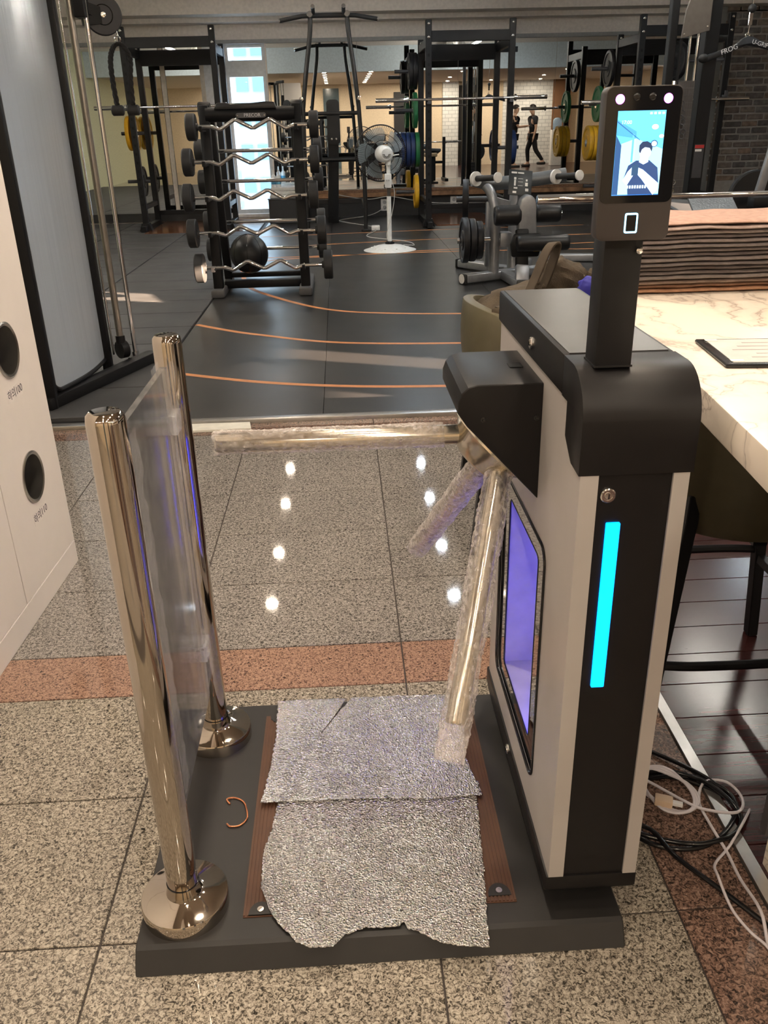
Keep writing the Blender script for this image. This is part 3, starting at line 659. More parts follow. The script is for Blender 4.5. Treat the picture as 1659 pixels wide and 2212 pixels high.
foil('foil_sheet', 'flatter silver foil sheet with a short tear lying over the crumpled one',
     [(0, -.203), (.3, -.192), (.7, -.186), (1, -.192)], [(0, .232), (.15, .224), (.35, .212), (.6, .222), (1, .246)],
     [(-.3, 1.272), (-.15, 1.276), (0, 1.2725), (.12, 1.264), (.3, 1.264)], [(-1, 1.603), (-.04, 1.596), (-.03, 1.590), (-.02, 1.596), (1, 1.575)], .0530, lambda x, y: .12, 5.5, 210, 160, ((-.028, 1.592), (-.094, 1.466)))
cw = MB().tube(spline([(-.266, 1.288, .0425), (-.273, 1.300, .044), (-.258, 1.304, .0425), (-.240, 1.292, .0425), (-.231, 1.268, .044), (-.229, 1.246, .0425), (-.241, 1.230, .0425), (-.258, 1.228, .043), (-.266, 1.236, .0425)], 8), .0017, 8).build('copper_wire', M('copper', (.62, .26, .13), .3, 1., bump=.4, bscale=500))
tag(cw, 'short hook of bare copper wire lying on the dark floor plate', 'wire')

# ================================================================== BESIDE THE TURNSTILE
# white return cabinet with round drop holes
L = thing('locker_cabinet', 'tall white laundry return cabinet with two steel-rimmed round drop holes', 'cabinet', (-.891, 2.461, 0))
X0 = -.891
MB().box(X0 - .52, X0 - .075, .35, 2.461, 0, 2.35).box(X0 - .075, X0 - .020, 2.441, 2.461, 0, 2.35).build('carcass', LOCKER, L)
MB().box(X0 - .020, X0, .35, 2.461, 0, .076).build('plinth', LOCKER, L, .002, 1)
doors = [(2.055, 2.459), (1.648, 2.051), (1.240, 1.644), (.832, 1.236), (.42, .828)]
for i, (a, b) in enumerate(doors):
    holes = []
    if i == 0: holes = [[(2.257 + .066*math.cos(2*PI*k/36), z + .066*math.sin(2*PI*k/36)) for k in range(36)] for z in (.374, .735)]
    dr = MB().plate([(a, .079), (b, .079), (b, 2.345), (a, 2.345)], X0 - .020, X0, 'yz', holes).build('door_panel', LOCKER, L)
    if i == 0:
        for z, lab in ((.374, '하의110'), (.735, '하의100')):
            MB().lathe([(.0640, -.062), (.0640, .003), (.070, .005), (.0745, .003), (.0745, 0)], (X0, 2.257, z), (1, 0, 0), 40, False).build('steel_rim', M('rim_steel', (.55, .53, .50), .25, 1.), dr)
            MB().lathe([(.070, -.066), (.070, -.060), (0, -.060)], (X0, 2.257, z), (1, 0, 0), 30).build('dark_inside', M('hole_dark', (.010, .009, .009), .8), dr)
            st = MB().box(X0, X0 + .0005, 2.205, 2.305, z - .132, z - .096).build('size_sticker', M('sticker', (.70, .65, .62), .5), dr)
            text('sticker_text', lab, .030, M('ink', (.06, .05, .06), .6), frame_m((X0 + .0008, 2.255, z - .114), (0, 1, .03), (0, -.03, 1)), st, .0002)
L.rotation_euler = (0, 0, math.radians(-1.98))

# marble
def marble(name, base, vein):
    m = bpy.data.materials.new(name); m.use_nodes = True; nt = m.node_tree; b = nt.nodes['Principled BSDF']
    ge = _n(nt, 'ShaderNodeNewGeometry'); n0 = _n(nt, 'ShaderNodeTexNoise'); n0.inputs['Scale'].default_value = 4; n0.inputs['Detail'].default_value = 5
    mp = _n(nt, 'ShaderNodeMapping'); mp.inputs['Rotation'].default_value = (.3, .2, .5); mp.inputs['Scale'].default_value = (3.2, 1.0, 2)
    mx = _n(nt, 'ShaderNodeMixRGB', blend_type='ADD'); mx.inputs['Fac'].default_value = .9
    nt.links.new(ge.outputs['Position'], mp.inputs['Vector']); nt.links.new(ge.outputs['Position'], n0.inputs['Vector']); nt.links.new(mp.outputs[0], mx.inputs['Color1']); nt.links.new(n0.outputs['Color'], mx.inputs['Color2'])
    n1 = _n(nt, 'ShaderNodeTexNoise'); n1.inputs['Scale'].default_value = 2.0; n1.inputs['Detail'].default_value = 6; n1.inputs['Distortion'].default_value = .9; nt.links.new(mx.outputs[0], n1.inputs['Vector'])
    cr = _n(nt, 'ShaderNodeValToRGB'); e = cr.color_ramp.elements; e[0].position = .44; e[0].color = (*base, 1); e[1].position = .57; e[1].color = (*base, 1)
    k = e.new(.50); k.color = (*vein, 1); k = e.new(.485); k.color = (*[a*.75 + b_*.25 for a, b_ in zip(base, vein)], 1); k = e.new(.515); k.color = (*[a*.75 + b_*.25 for a, b_ in zip(base, vein)], 1)
    nt.links.new(n1.outputs['Fac'], cr.inputs['Fac']); nt.links.new(cr.outputs['Color'], b.inputs['Base Color']); b.inputs['Roughness'].default_value = .28
    MATS[name] = m; return m
MARBLE = marble('marble', (.80, .72, .62), (.42, .36, .31))
C = thing('bar_counter', 'white veined marble bar counter with overhanging top beside the turnstile', 'counter', (1.0, 1.0, 0))
MB().plate([(.426, .30), (.578, 1.90), (.66, 2.16), (1.46, 2.18), (1.28, .22)], .853, .900, 'xy').build('counter_top', MARBLE, C, .003, 2)
MB().box(.725, 1.25, .30, 1.105, .0, .853).build('marble_base', MARBLE, C)
MB().box(.718, 1.25, 1.105, 1.125, .07, .853).build('base_edge', M('edge_charcoal', (.07, .065, .07), .5), C)
MB().box(.735, 1.25, .32, 1.12, .003, .07).build('toe_kick', DARKWALL, C)

# towels on the counter
tcol = [(.40, .21, .12), (.34, .19, .12), (.27, .19, .15), (.20, .165, .15), (.17, .14, .13), (.19, .155, .145), (.16, .135, .13), (.20, .165, .155), (.18, .15, .145), (.21, .17, .16), (.19, .16, .155), (.23, .185, .175), (.20, .165, .16), (.24, .195, .18), (.29, .22, .20), (.46, .30, .25)]
z = .9005
for i, c in enumerate(tcol):
    th = .0094 if i < 15 else .0105
    nx, ny = 40, 10; vs = []
    W_, D_ = .70, .27
    ox, oy = .004*math.sin(i*2.3), .006*math.sin(i*1.7)
    prof = [(0, -.5)]
    n = 14; ringp = []
    for k in range(n):       # cross-section in y,z: a folded pad with rounded front fold
        a = 2*PI*k/n; ringp.append((math.copysign(abs(math.cos(a))**.35, math.cos(a)), math.copysign(abs(math.sin(a))**.55, math.sin(a))))
    for j in range(nx + 1):
        u = j / nx; x = .625 + ox + W_*u
        for cy_, cz_ in ringp:
            wv = .0016*noise.noise((u*14 + i*3, cy_*1.5, i)) + (.0022*noise.noise((u*7, i*.0, 4.)))*(i/15)
            vs.append((x + .004*noise.noise((cy_*2, cz_*2, i + u)), 1.995 + oy + cy_*(D_/2 + .004*noise.noise((u*9, i, 2))), z + th/2 + cz_*th*.47 + wv*1.1))
    t = MB().add(vs, [(j*n+k, j*n+(k+1) % n, (j+1)*n+(k+1) % n, (j+1)*n+k) for j in range(nx) for k in range(n)] + [tuple(range(n)), tuple(range(nx*n, (nx+1)*n))[::-1]]).build('folded_towel', M('towel_%d' % i, c, .95, var=.15, scale=60, bump=.6, bscale=700))
    ordn = ['bottom', 'second from the bottom'] + ['%s from the top' % w_ for w_ in ('fourteenth', 'thirteenth', 'twelfth', 'eleventh', 'tenth', 'ninth', 'eighth', 'seventh', 'sixth', 'fifth', 'fourth', 'third', 'second')]
    lab = 'topmost pale pink folded towel on the pile on the marble counter' if i == 15 else ('%s folded towel, %s of the pile on the marble counter' % ('orange-tan' if i < 2 else 'grey-brown', ordn[i]))
    tag(t, lab, 'towel', 'folded towels on the counter'); z += th
# paper in a clear file on the counter
F = thing('document_file', 'black-edged clear document file with a printed sheet lying on marble', 'file', (.72, 1.31, .90))
Rf = Matrix.Rotation(math.radians(-6), 3, 'Z')
MB().cbox((.725, 1.313, .9035), (.27, .172, .006), Rf).build('back_board', BLACKGLOSS, F, .002, 1)
MB().cbox((.729, 1.315, .9068), (.248, .152, .0008), Rf).build('printed_sheet', M('paper_grey', (.52, .52, .50), .6), F)
ink = M('faint_ink', (.36, .33, .32), .7)
for k in range(5):
    MB().cbox(Vector((.728, 1.315, .9074)) + Rf @ Vector((-.02, .050 - .024*k, 0)), (.10 + .03*(k % 3), .0045, .0002), Rf).build('printed_line', ink, F)
for sx_, sy_ in ((-.116, .068), (-.116, -.068), (.05, -.07)):
    MB().cbox(Vector((.729, 1.315, .9078)) + Rf @ Vector((sx_, sy_, 0)), (.020, .010, .0010), Rf).build('clip_tab', WHITEPL, F)

# bar stools
def stool(cx_, cy_, label):
    t = thing('bar_stool', label, 'stool', (cx_, cy_, 0))
    def shell(r0, r1, zb, name):
        n, m = 28, 7; vs = []; 
        for side in (0, 1):
            for i in range(n + 1):
                a = math.radians(180 - 118 + 236 * i / n); f_ = abs(2*i/n - 1)
                zt = .775 - .150 * f_**2.2
                for j in range(m + 1):
                    v = j / m; r = (r1 if side else r1 - .032) * (.86 + .14*math.sin(v*PI/2)) + (.012*math.sin(v*PI) if side else 0)
                    vs.append((cx_ + r*1.0*math.cos(a), cy_ + r*1.02*math.sin(a), zb + (zt - zb)*v))
        K_ = (n + 1)*(m + 1); fs = []
        for i in range(n):
            for j in range(m):
                q = (i*(m+1)+j, (i+1)*(m+1)+j, (i+1)*(m+1)+j+1, i*(m+1)+j+1); fs += [q, tuple(K_ + w_ for w_ in q[::-1])]
            fs += [(i*(m+1)+m, (i+1)*(m+1)+m, K_+(i+1)*(m+1)+m, K_+i*(m+1)+m), (i*(m+1), K_+i*(m+1), K_+(i+1)*(m+1), (i+1)*(m+1))]
        for i in (0, n):
            for j in range(m): fs.append((i*(m+1)+j, i*(m+1)+j+1, K_+i*(m+1)+j+1, K_+i*(m+1)+j))
        return MB().add(vs, fs).build(name, OLIVE, t, .004, 2)
    shell(.18, .225, .47, 'backrest')
    MB().lathe([(0, .470), (.15, .462), (.188, .475), (.194, .53), (.183, .560), (.13, .572), (0, .574)], (cx_, cy_, 0), n=28).build('seat', OLIVE, t)
    for sx_ in (-1, 1):
        for sy_ in (-1, 1):
            tp = Vector((cx_ + sx_*.150, cy_ + sy_*.145, .50)); ft = Vector((cx_ + sx_*.205, cy_ + sy_*.180, .004))
            mb = MB().bar(ft, tp, .026, .030)
            mb.bar(tp - Vector((0, 0, .012)), tp + Vector((sx_*-.002, 0, .062)), .026, .030)
            mb.build('leg', BLACK, t, .002, 1)
    for sy_, zz in ((-1, .165), (1, .265)):
        k = .205 - .055*zz/.5; ky = .180 - .035*zz/.5
        MB().tube(spline([(cx_ - k, cy_ + sy_*ky, zz), (cx_ - k*.5, cy_ + sy_*(ky + .012), zz), (cx_ + k*.5, cy_ + sy_*(ky + .012), zz), (cx_ + k, cy_ + sy_*ky, zz)], 5), .0105, 8).build('foot_rail', BLACK, t)
    for sx_ in (-1, 1):
        zz = .245; k = .205 - .055*zz/.5; ky = .180 - .035*zz/.5
        MB().bar((cx_ + sx_*k, cy_ - ky, zz), (cx_ + sx_*k, cy_ + ky, zz), .018, .022).build('foot_rail', BLACK, t)
    MB().box(cx_ - .16, cx_ + .16, cy_ - .015, cy_ + .015, .445, .468).box(cx_ - .015, cx_ + .015, cy_ - .16, cy_ + .16, .445, .468).build('seat_frame', BLACK, t)
    return t
stool(.838, 1.675, 'olive leather bar stool with black legs tucked under the marble counter')
stool(.585, 2.555, 'olive leather bar stool with a khaki bag on its seat')

# khaki bag on the stool behind the turnstile
B = thing('backpack', 'khaki canvas backpack with raised strap and open blue-lined pocket on a bar stool', 'bag', (.62, 2.52, .575))
KHAKI = M('khaki_canvas', (.056, .042, .027), .85, var=.25, scale=30, bump=.5, bscale=260)
def blob(c, s_, seed, amp, n=36, m=24, rot=None):
    c = Vector(c); vs = []; R = rot or Matrix.Identity(3)
    for i in range(m + 1):
        t_ = PI*i/m
        for k in range(n):
            p = 2*PI*k/n; q = Vector((math.sin(t_)*math.cos(p), math.sin(t_)*math.sin(p), math.cos(t_)))
            e = Vector([math.copysign(abs(a)**.72, a) for a in q])
            d = 1 + amp*noise.noise((q*2.2) + Vector((seed, 0, 0))) + amp*.6*abs(noise.noise(q*5 + Vector((0, seed, 0))))
            vs.append(c + R @ Vector((e.x*s_[0]*d, e.y*s_[1]*d, e.z*s_[2]*d)))
    return MB().add(vs, [(i*n+k, (i+1)*n+k, (i+1)*n+(k+1) % n, i*n+(k+1) % n) for i in range(m) for k in range(n)])
blob((.60, 2.545, .70), (.19, .135, .115), 1., .16).build('bag_body', KHAKI, B)
blob((.640, 2.475, .832), (.075, .05, .052), 4., .35, rot=Matrix.Rotation(.4, 3, 'Y')).build('top_flap', KHAKI, B)
blob((.752, 2.44, .79), (.060, .045, .070), 7., .40).build('side_pocket', KHAKI, B)
blob((.700, 2.390, .815), (.042, .016, .038), 9., .2).build('blue_lining', M('blue_lining', (.035, .035, .30), .6), B)
def strap(pts, wid, th, side, name):
    P = spline(pts, 6); mb = MB(); sd = Vector(side).normalized(); vs = []; n = len(P)
    for i, p in enumerate(P):
        d = (P[min(i+1, n-1)] - P[max(i-1, 0)]).normalized(); nn_ = d.cross(sd).normalized()
        vs += [p + sd*wid/2 + nn_*th/2, p - sd*wid/2 + nn_*th/2, p - sd*wid/2 - nn_*th/2, p + sd*wid/2 - nn_*th/2]
    fs = [(4*i+k, 4*i+(k+1) % 4, 4*i+4+(k+1) % 4, 4*i+4+k) for i in range(n-1) for k in range(4)] + [(3, 2, 1, 0), tuple(4*(n-1)+k for k in range(4))]
    return mb.add(vs, fs).build(name, M('strap_webbing', (.07, .055, .040), .8, bump=.4, bscale=600), B, .0015, 1)
strap([(.475, 2.43, .700), (.500, 2.40, .760), (.535, 2.38, .860), (.560, 2.37, .930), (.578, 2.37, .951), (.592, 2.39, .935), (.580, 2.42, .860), (.560, 2.46, .78)], .034, .007, (.55, -.8, .15), 'shoulder_strap')
strap([(.735, 2.44, .80), (.742, 2.41, .865), (.760, 2.40, .890), (.785, 2.42, .880), (.80, 2.45, .81)], .022, .006, (.2, -1, 0), 'grab_handle')
strap([(.83, 2.33, .815), (.86, 2.30, .875), (.885, 2.30, .880), (.89, 2.32, .83), (.86, 2.36, .79), (.79, 2.42, .75)], .024, .006, (.6, -.8, 0), 'shoulder_strap')
blob((.56, 2.43, .745), (.115, .045, .050), 12., .35).build('front_pocket', KHAKI, B)

# low wooden bench with rails behind the stools
N = thing('side_table', 'dark brown wooden side table with low black rail behind the bar stools', 'table', (1.55, 3.1, .003))
WB = M('brown_timber', (.10, .045, .022), .4, var=.3, scale=8)
MB().box(1.02, 2.2, 2.95, 3.35, .34, .375).build('table_top', WB, N, .004, 1)
for x in (1.05, 1.35, 1.75, 2.15):
    for y in (2.98, 3.31): MB().box(x - .025, x + .025, y - .025, y + .025, .003, .34).build('leg', WB, N, .003, 1)
MB().box(1.02, 2.2, 2.90, 2.94, .11, .17).build('low_rail', BLACK, N, .003, 1)
for x in (1.08, 1.9): MB().box(x - .012, x + .012, 2.905, 2.975, .12, .16).build('rail_bracket', BLACK, N)

# cables on the floor
kb = []
ce = (.612, 1.245)
for i in range(0, 64):
    a = math.radians(-60 + i*15.5); r = .120 + .010*math.sin(i*.7)
    kb.append((ce[0] + r*math.cos(a) * 1.02, ce[1] + r*.78*math.sin(a), .005 + .0042*(i // 23) + .001*math.sin(i)))
kb = [(.44, 1.50, .006), (.52, 1.475, .005), (.602, 1.432, .005), (.67, 1.368, .009), (.715, 1.312, .009)] + kb[5:] + [(.545, 1.190, .014), (.570, 1.126, .010), (.625, 1.049, .006), (.672, .974, .006), (.700, .92, .012), (.706, .84, .012)]
o = MB().tube(spline(kb, 4), .0048, 10).build('power_cable', BLACKGLOSS); tag(o, 'thick black power cable coiled on the stone floor beside the turnstile', 'cable')
wc = []
for i in range(46):
    a = math.radians(190 - i*25); r = .053 + .010*math.sin(i*.83)
    wc.append((.612 + r*math.cos(a), 1.290 + r*1.08*math.sin(a), .016 + .0012*(i // 14) + .0008*math.sin(i*2.1)))
wc = [(.47, 1.30, .006), (.525, 1.298, .010)] + wc + [(.632, 1.256, .018), (.664, 1.227, .020), (.721, 1.211, .024), (.754, 1.258, .012), (.743, 1.305, .012), (.700, 1.312, .010), (.668, 1.262, .008), (.659, 1.191, .020), (.670, 1.133, .006), (.668, 1.07, .006), (.666, .992, .020), (.656, .938, .006), (.64, .86, .004)]
o = MB().tube(spline(wc, 5), .0029, 8).build('network_cable', M('cable_white', (.66, .62, .66), .4)); tag(o, 'white network cable coiled inside the black cable', 'cable')
o2 = MB().tube(spline([(.760, 1.235, .005), (.724, 1.189, .020), (.679, 1.144, .008), (.638, 1.109, .004), (.627, 1.073, .014), (.627, 1.013, .004), (.638, .966, .004), (.652, .925, .010), (.66, .85, .004)], 6), .0026, 8).build('network_cable', MATS['cable_white']); tag(o2, 'loose white cable trailing along the brown stone border', 'cable')
J = thing('cable_coupler', 'small beige network coupler box lying inside the coiled cables', 'coupler', (.592, 1.249, .020))
Rj = Matrix.Rotation(math.radians(-22), 3, 'Z')
MB().cbox((.590, 1.250, .0255), (.034, .022, .015), Rj).build('coupler_body', M('beige_plastic', (.66, .50, .36), .45), J, .002, 2)
MB().cbox(Vector((.590, 1.250, .0255)) + Rj @ Vector((.026, 0, 0)), (.020, .010, .008), Rj).build('plug', M('plug_clear', (.75, .75, .76), .3), J, .001, 1)
wb_ = MB().plate([(-.775, 3.690), (-.448, 3.694), (-.462, 3.786), (-.79, 3.790)], .0005, .012, 'xy').build('white_board', M('offcut_white', (.74, .72, .64), .5), None, .001, 1)
tag(wb_, 'flat white board offcut lying along the metal threshold', 'board')

# ================================================================== GYM
RZ = .016
MZ = .028
# ---- cable machine with frosted shroud
Q = thing('cable_machine', 'black cable machine with frosted curved shroud, guide rods and a hanging rope', 'gym machine', (-1.40, 4.5, MZ))
MB().bar((-1.460, 4.07, MZ), (-1.460, 4.07, 2.30), .075, .045).build('near_upright', BLACK, Q, .006, 2)
MB().bar((-1.345, 4.75, MZ), (-1.345, 4.75, 2.30), .050, .050).build('far_upright', BLACK, Q, .006, 2)
MB().bar((-1.475, 4.03, .058), (-1.135, 4.97, .058), .075, .058).build('base_beam', BLACK, Q, .006, 2)
MB().bar((-1.475, 4.03, .058), (-2.10, 4.25, .058), .075, .058).build('base_beam', BLACK, Q, .006, 2)
MB().bar((-1.46, 4.07, 2.27), (-1.345, 4.75, 2.27), .05, .06).build('head_beam', BLACK, Q, .005, 2)
MB().bar((-1.345, 4.75, 2.27), (-1.20, 5.02, 2.27), .05, .06).build('head_beam', BLACK, Q, .005, 2)
MB().bar((-2.08, 4.245, .03), (-2.08, 4.245, 2.30), .06, .06).build('rear_upright', BLACK, Q, .005, 2)
MB().bar((-2.08, 4.245, 2.27), (-1.46, 4.07, 2.27), .05, .06).build('head_beam', BLACK, Q, .005, 2)
FROST = bpy.data.materials.new('frosted_shroud'); FROST.use_nodes = True; nt = FROST.node_tree; b = nt.nodes['Principled BSDF']
b.inputs['Base Color'].default_value = (.66, .73, .82, 1); b.inputs['Roughness'].default_value = .27; b.inputs['Transmission Weight'].default_value = .55; b.inputs['IOR'].default_value = 1.12
nf = _n(nt, 'ShaderNodeTexNoise'); nf.inputs['Scale'].default_value = 1.; nf.inputs['Detail'].default_value = 3; tn = _n(nt, 'ShaderNodeTexCoord'); mn = _n(nt, 'ShaderNodeMapping'); mn.inputs['Scale'].default_value = (11, 11, .25); nt.links.new(tn.outputs['Object'], mn.inputs['Vector']); nt.links.new(mn.outputs['Vector'], nf.inputs['Vector']); bf = _n(nt, 'ShaderNodeBump'); bf.inputs['Strength'].default_value = .35; bf.inputs['Distance'].default_value = .02; nt.links.new(nf.outputs['Fac'], bf.inputs['Height']); nt.links.new(bf.outputs['Normal'], b.inputs['Normal'])
def shroud(off):
    P = []
    a, c = Vector((-1.440, 4.085)), Vector((-1.352, 4.735)); d = c - a; nrm = Vector((d.y, -d.x)).normalized()
    for i in range(25):
        u = i / 24; P.append(a + d*u + nrm*(.035*math.sin(PI*u) + off))
    return P
vs = []; n = 25; zs = [.105, .12, .15, .25, .6, 1.2, 1.8, 2.25]
for side, off in ((0, 0.), (1, -.004)):
    P = shroud(off)
    for i, p in enumerate(P):
        u = i / 24; cut = .045*max(0, 1 - u/.10)**2 + .02*max(0, 1 - (1-u)/.06)**2
        for z in zs: vs.append((p.x, p.y, max(z, .105 + cut) + (0 if z > .2 else .0)))
m = len(zs); K_ = n*m; fs = []
for i in range(n-1):
    for j in range(m-1):
        q = (i*m+j, (i+1)*m+j, (i+1)*m+j+1, i*m+j+1); fs += [q, tuple(K_ + k for k in q[::-1])]
MB().add(vs, fs).build('shroud', FROST, Q)
MB().tube([(p.x, p.y, .100 + .045*max(0, 1 - (i/24)/.10)**2) for i, p in enumerate(shroud(-.002))], .013, 8).build('shroud_edge', BLACK, Q)
for k in range(8): MB().box(-1.66, -1.47, 4.20, 4.70, .09 + .068*k, .152 + .068*k).build('weight_block', IRON, Q, .004, 1)
MB().sphere((-1.56, 4.40, .80), .055, n=14, m=8).build('weight_pin_knob', IRON, Q)
for x in (-1.65, -1.55): MB().cyl((x, 4.45, .09), (x, 4.45, 2.25), .011).build('guide_rod', CHROME, Q)
MB().cyl((-1.282, 4.855, .17), (-1.282, 4.855, 2.24), .0185, n=20).build('slider_column', M('column_satin', (.30, .28, .25), .3, .8), Q)
MB().cyl((-1.215, 4.880, .075), (-1.215, 4.880, 2.24), .0125, n=16).build('guide_rod', CHROME, Q)
MB().cyl((-1.330, 4.845, .10), (-1.330, 4.845, 2.24), .006, n=10).build('guide_rod', CHROME, Q)
MB().cyl((-1.282, 4.855, .165), (-1.282, 4.855, .205), .026, n=20).build('column_collar', BLACK, Q)
MB().cyl((-1.215, 4.880, .075), (-1.215, 4.880, .105), .019, n=16).build('rod_socket', CHROME, Q)
MB().box(-1.25, -1.17, 4.84, 4.92, .065, .078).build('rod_foot', BLACK, Q)
MB().cyl((-1.295, 4.845, .125), (-1.265, 4.875, .125), .050, n=24).build('low_pulley', BLACK, Q)
MB().cyl((-1.280, 4.845, .105), (-1.280, 4.84, .105), .008, n=10).build('pulley_bolt', CHROME, Q)
MB().box(-1.262, -1.205, 4.83, 4.93, 1.775, 1.99).build('pulley_carriage', BLACK, Q, .004, 1)
pl = MB().lathe([(.088, -.018), (.092, -.012), (.080, 0), (.092, .012), (.088, .018)], (-1.150, 4.96, 1.795), (.35, -1, 0), 36).build('high_pulley', M('pulley_dark', (.018, .019, .024), .5), Q)
MB().lathe([(.012, .018), (.012, .022), (0, .023)], (-1.150, 4.96, 1.795), (.35, -1, 0), 16).build('pulley_axle', CHROME, pl)
MB().torus(Vector((-1.150, 4.96, 1.795)) + Vector((.35, -1, 0)).normalized()*.0185, .045, .0025, (.35, -1, 0), 30, 6).build('pulley_groove', BLACKGLOSS, pl)
MB().bar((-1.24, 4.90, 1.83), (-1.15, 4.96, 1.80), .03, .05).build('pulley_bracket', BLACK, Q)
MB().bar((-1.24, 4.90, 1.765), (-1.15, 4.96, 1.775), .03, .04).build('pulley_bracket', BLACK, Q)
MB().cyl((-1.112, 5.0, 1.80), (-1.100, 5.0, 1.705), .004, n=8).build('cable', CHROME, Q)
# triceps rope hanging from the cable
Rp = thing('triceps_rope', 'black braided triceps rope with rubber ends hanging from the cable machine', 'rope', (-1.10, 5.0, 1.36))
MB().torus((-1.102, 5.0, 1.690), .014, .004, (0, 1, 0), 18, 6).build('snap_hook', CHROME, Rp)
ROPE = M('rope_black', (.010, .010, .011), .8, bump=1., bscale=160)
for s_, ex in ((-1, -1.150), (1, -1.068)):
    pts = spline([(-1.102, 5.0, 1.672), (-1.102 + s_*.028, 5.0, 1.655), (-1.102 + s_*.050, 5.0, 1.60), (-1.110 + s_*.046, 5.0, 1.50), (ex, 5.0, 1.385)], 10)
    mb = MB()
    for ph in (0, 2*PI/3, 4*PI/3):
        q = []
        for i, p in enumerate(pts):
            a = i*.75 + ph; q.append(p + Vector((.007*math.cos(a), .007*math.sin(a), 0)))
        mb.tube(q, .0078, 7)
    mb.build('rope_strand', ROPE, Rp)
    MB().lathe([(.020, 0), (.026, .006), (.026, .056), (.020, .062)], (ex - .031, 5.0, 1.362), (1, 0, 0), 20).build('rubber_end', RUBBER, Rp)

# ---- fixed curl bar rack
E_ = thing('barbell_rack', 'black upright barbell rack with grey feet holding fixed curl bars', 'weight rack', (-.665, 7.3, RZ))
for s_, x in ((-1, -1.015), (1, -.305)):
    MB().bar((x, 7.10, .075), (x, 7.25, 1.43), .075, .095, (0, 1, 0)).build('front_post', BLACK, E_, .008, 2)
    MB().bar((x - s_*.025, 7.58, .075), (x - s_*.025, 7.36, 1.40), .065, .075, (0, 1, 0)).build('rear_post', BLACK, E_, .008, 2)
    MB().box(x - .055, x + .055, 6.98, 7.72, RZ, .085).build('foot', M('foot_grey', (.085, .085, .09), .5), E_, .018, 3)
    MB().lathe([(.055, -.045), (.060, -.035), (.060, .035), (.055, .045)], (x, 7.28, 1.40), (1, 0, 0), 24).build('post_cap', BLACK, E_)
hb = MB().cyl((-1.0, 7.22, 1.365), (-.32, 7.22, 1.365), .052, n=24).build('header_beam', BLACK, E_)
MB().plate([(-.93, 1.40), (-.905, 1.445), (-.84, 1.448), (-.80, 1.437), (-.66, 1.440), (-.54, 1.450), (-.47, 1.446), (-.455, 1.40)], 7.17, 7.29, 'xz').build('padded_top', VINYL, E_, .008, 2)
bd = MB().plate(rrect(-.765, -.535, 1.338, 1.374, .017, 5), 7.160, 7.172, 'xz').build('brand_badge', M('badge_grey', (.10, .10, .105), .4), E_)
text('badge_text', 'PRECOR', .034, M('badge_white', (.75, .75, .76), .4), frame_m((-.640, 7.1595, 1.356), (1, 0, 0), (0, 0, 1)), bd)
for x in (-.752, -.548): MB().lathe([(.004, 0), (.004, .001), (0, .0015)], (x, 7.160, 1.356), (0, -1, 0), 10).build('badge_rivet', CHROME, bd)
MB().box(-.985, -.335, 7.22, 7.32, .055, .115).build('base_crossbar', BLACK, E_, .006, 2)
MB().box(-.99, -.33, 7.56, 7.62, .09, .13).build('base_crossbar', BLACK, E_, .006, 2)
zbar = [(1.282, 6.985), (1.040, 6.962), (.790, 6.935), (.533, 6.905), (.275, 6.880)]
for z, y in zbar:
    yp = 7.10 + (z - .075)/(1.355)*.15
    for x in (-1.015, -.305): MB().bar((x, yp - .03, z - .028), (x, y - .002, z - .028), .022, .012).build('bar_cradle', BLACK, E_)
    for x in (-1.015, -.305): MB().bar((x, y - .026, z - .030), (x, y - .026, z + .005), .022, .008).build('cradle_lip', BLACK, E_)
zst = [(1.10, 7.62), (.865, 7.655), (.535, 7.71), (.305, 7.745)]
for z, y in zst:
    yr = 7.58 - (z - .075)/1.325*.22
    for x in (-.99, -.33): MB().bar((x, yr + .02, z - .027), (x, y, z - .027), .022, .012).build('bar_cradle', BLACK, E_)
DUMB = M('urethane_black', (.022, .022, .023), .55, bump=.1, bscale=200)
def fixed_bar(y, z, x0, x1, ez, label, r=.100):
    t = thing('curl_bar' if ez else 'straight_bar', label, 'barbell', ((x0 + x1)/2, y, z), 'fixed bars on the barbell rack')
    if ez:
        c = (x0 + x1)/2; pts = [(x0 + .06, y, z), (c - .31, y, z), (c - .245, y, z - .022), (c - .13, y - .006, z + .046), (c, y, z - .018), (c + .13, y - .006, z + .046), (c + .245, y, z - .022), (c + .31, y, z), (x1 - .06, y, z)]
        P = []
        for a, b_ in zip(pts[:-1], pts[1:]):
            a, b_ = Vector(a), Vector(b_); P += [a + (b_ - a)*.08, a + (b_ - a)*.5, a + (b_ - a)*.92]
        MB().tube(P, .0145, 12).build('chrome_bar', CHROME, t)
    else: MB().cyl((x0 + .05, y, z), (x1 - .05, y, z), .0145, n=14).build('chrome_bar', CHROME, t)
    for x, s_ in ((x0, 1), (x1, -1)):
        MB().lathe([(.015, -.001), (r*.93, 0), (r, .008), (r, .062), (r*.93, .070), (.03, .071), (.026, .085), (.015, .086)], (x, y, z), (s_, 0, 0), 28).build('weight_head', DUMB, t)
    return t
XE = [(-1.118, -.135), (-1.168, -.142), (-1.190, -.163), (-1.180, -.113), (-1.150, -.075)]
names = ['topmost', 'second', 'third', 'fourth', 'lowest']
for i, (z, y) in enumerate(zbar):
    xa, xb = XE[i]
    fixed_bar(y, z, xa, xb, True, '%s zigzag chrome curl bar with round black ends on the rack' % names[i], .095 + .004*i)
for i, (z, y) in enumerate(zst):
    fixed_bar(y, z, -1.17, -.13, False, '%s straight chrome bar with round black ends behind the curl bars' % ('topmost', 'second', 'third', 'lowest')[i], .095)
bl = thing('medicine_ball', 'black rubber medicine ball resting on the barbell rack crossbar', 'ball', (-.785, 7.46, .125))
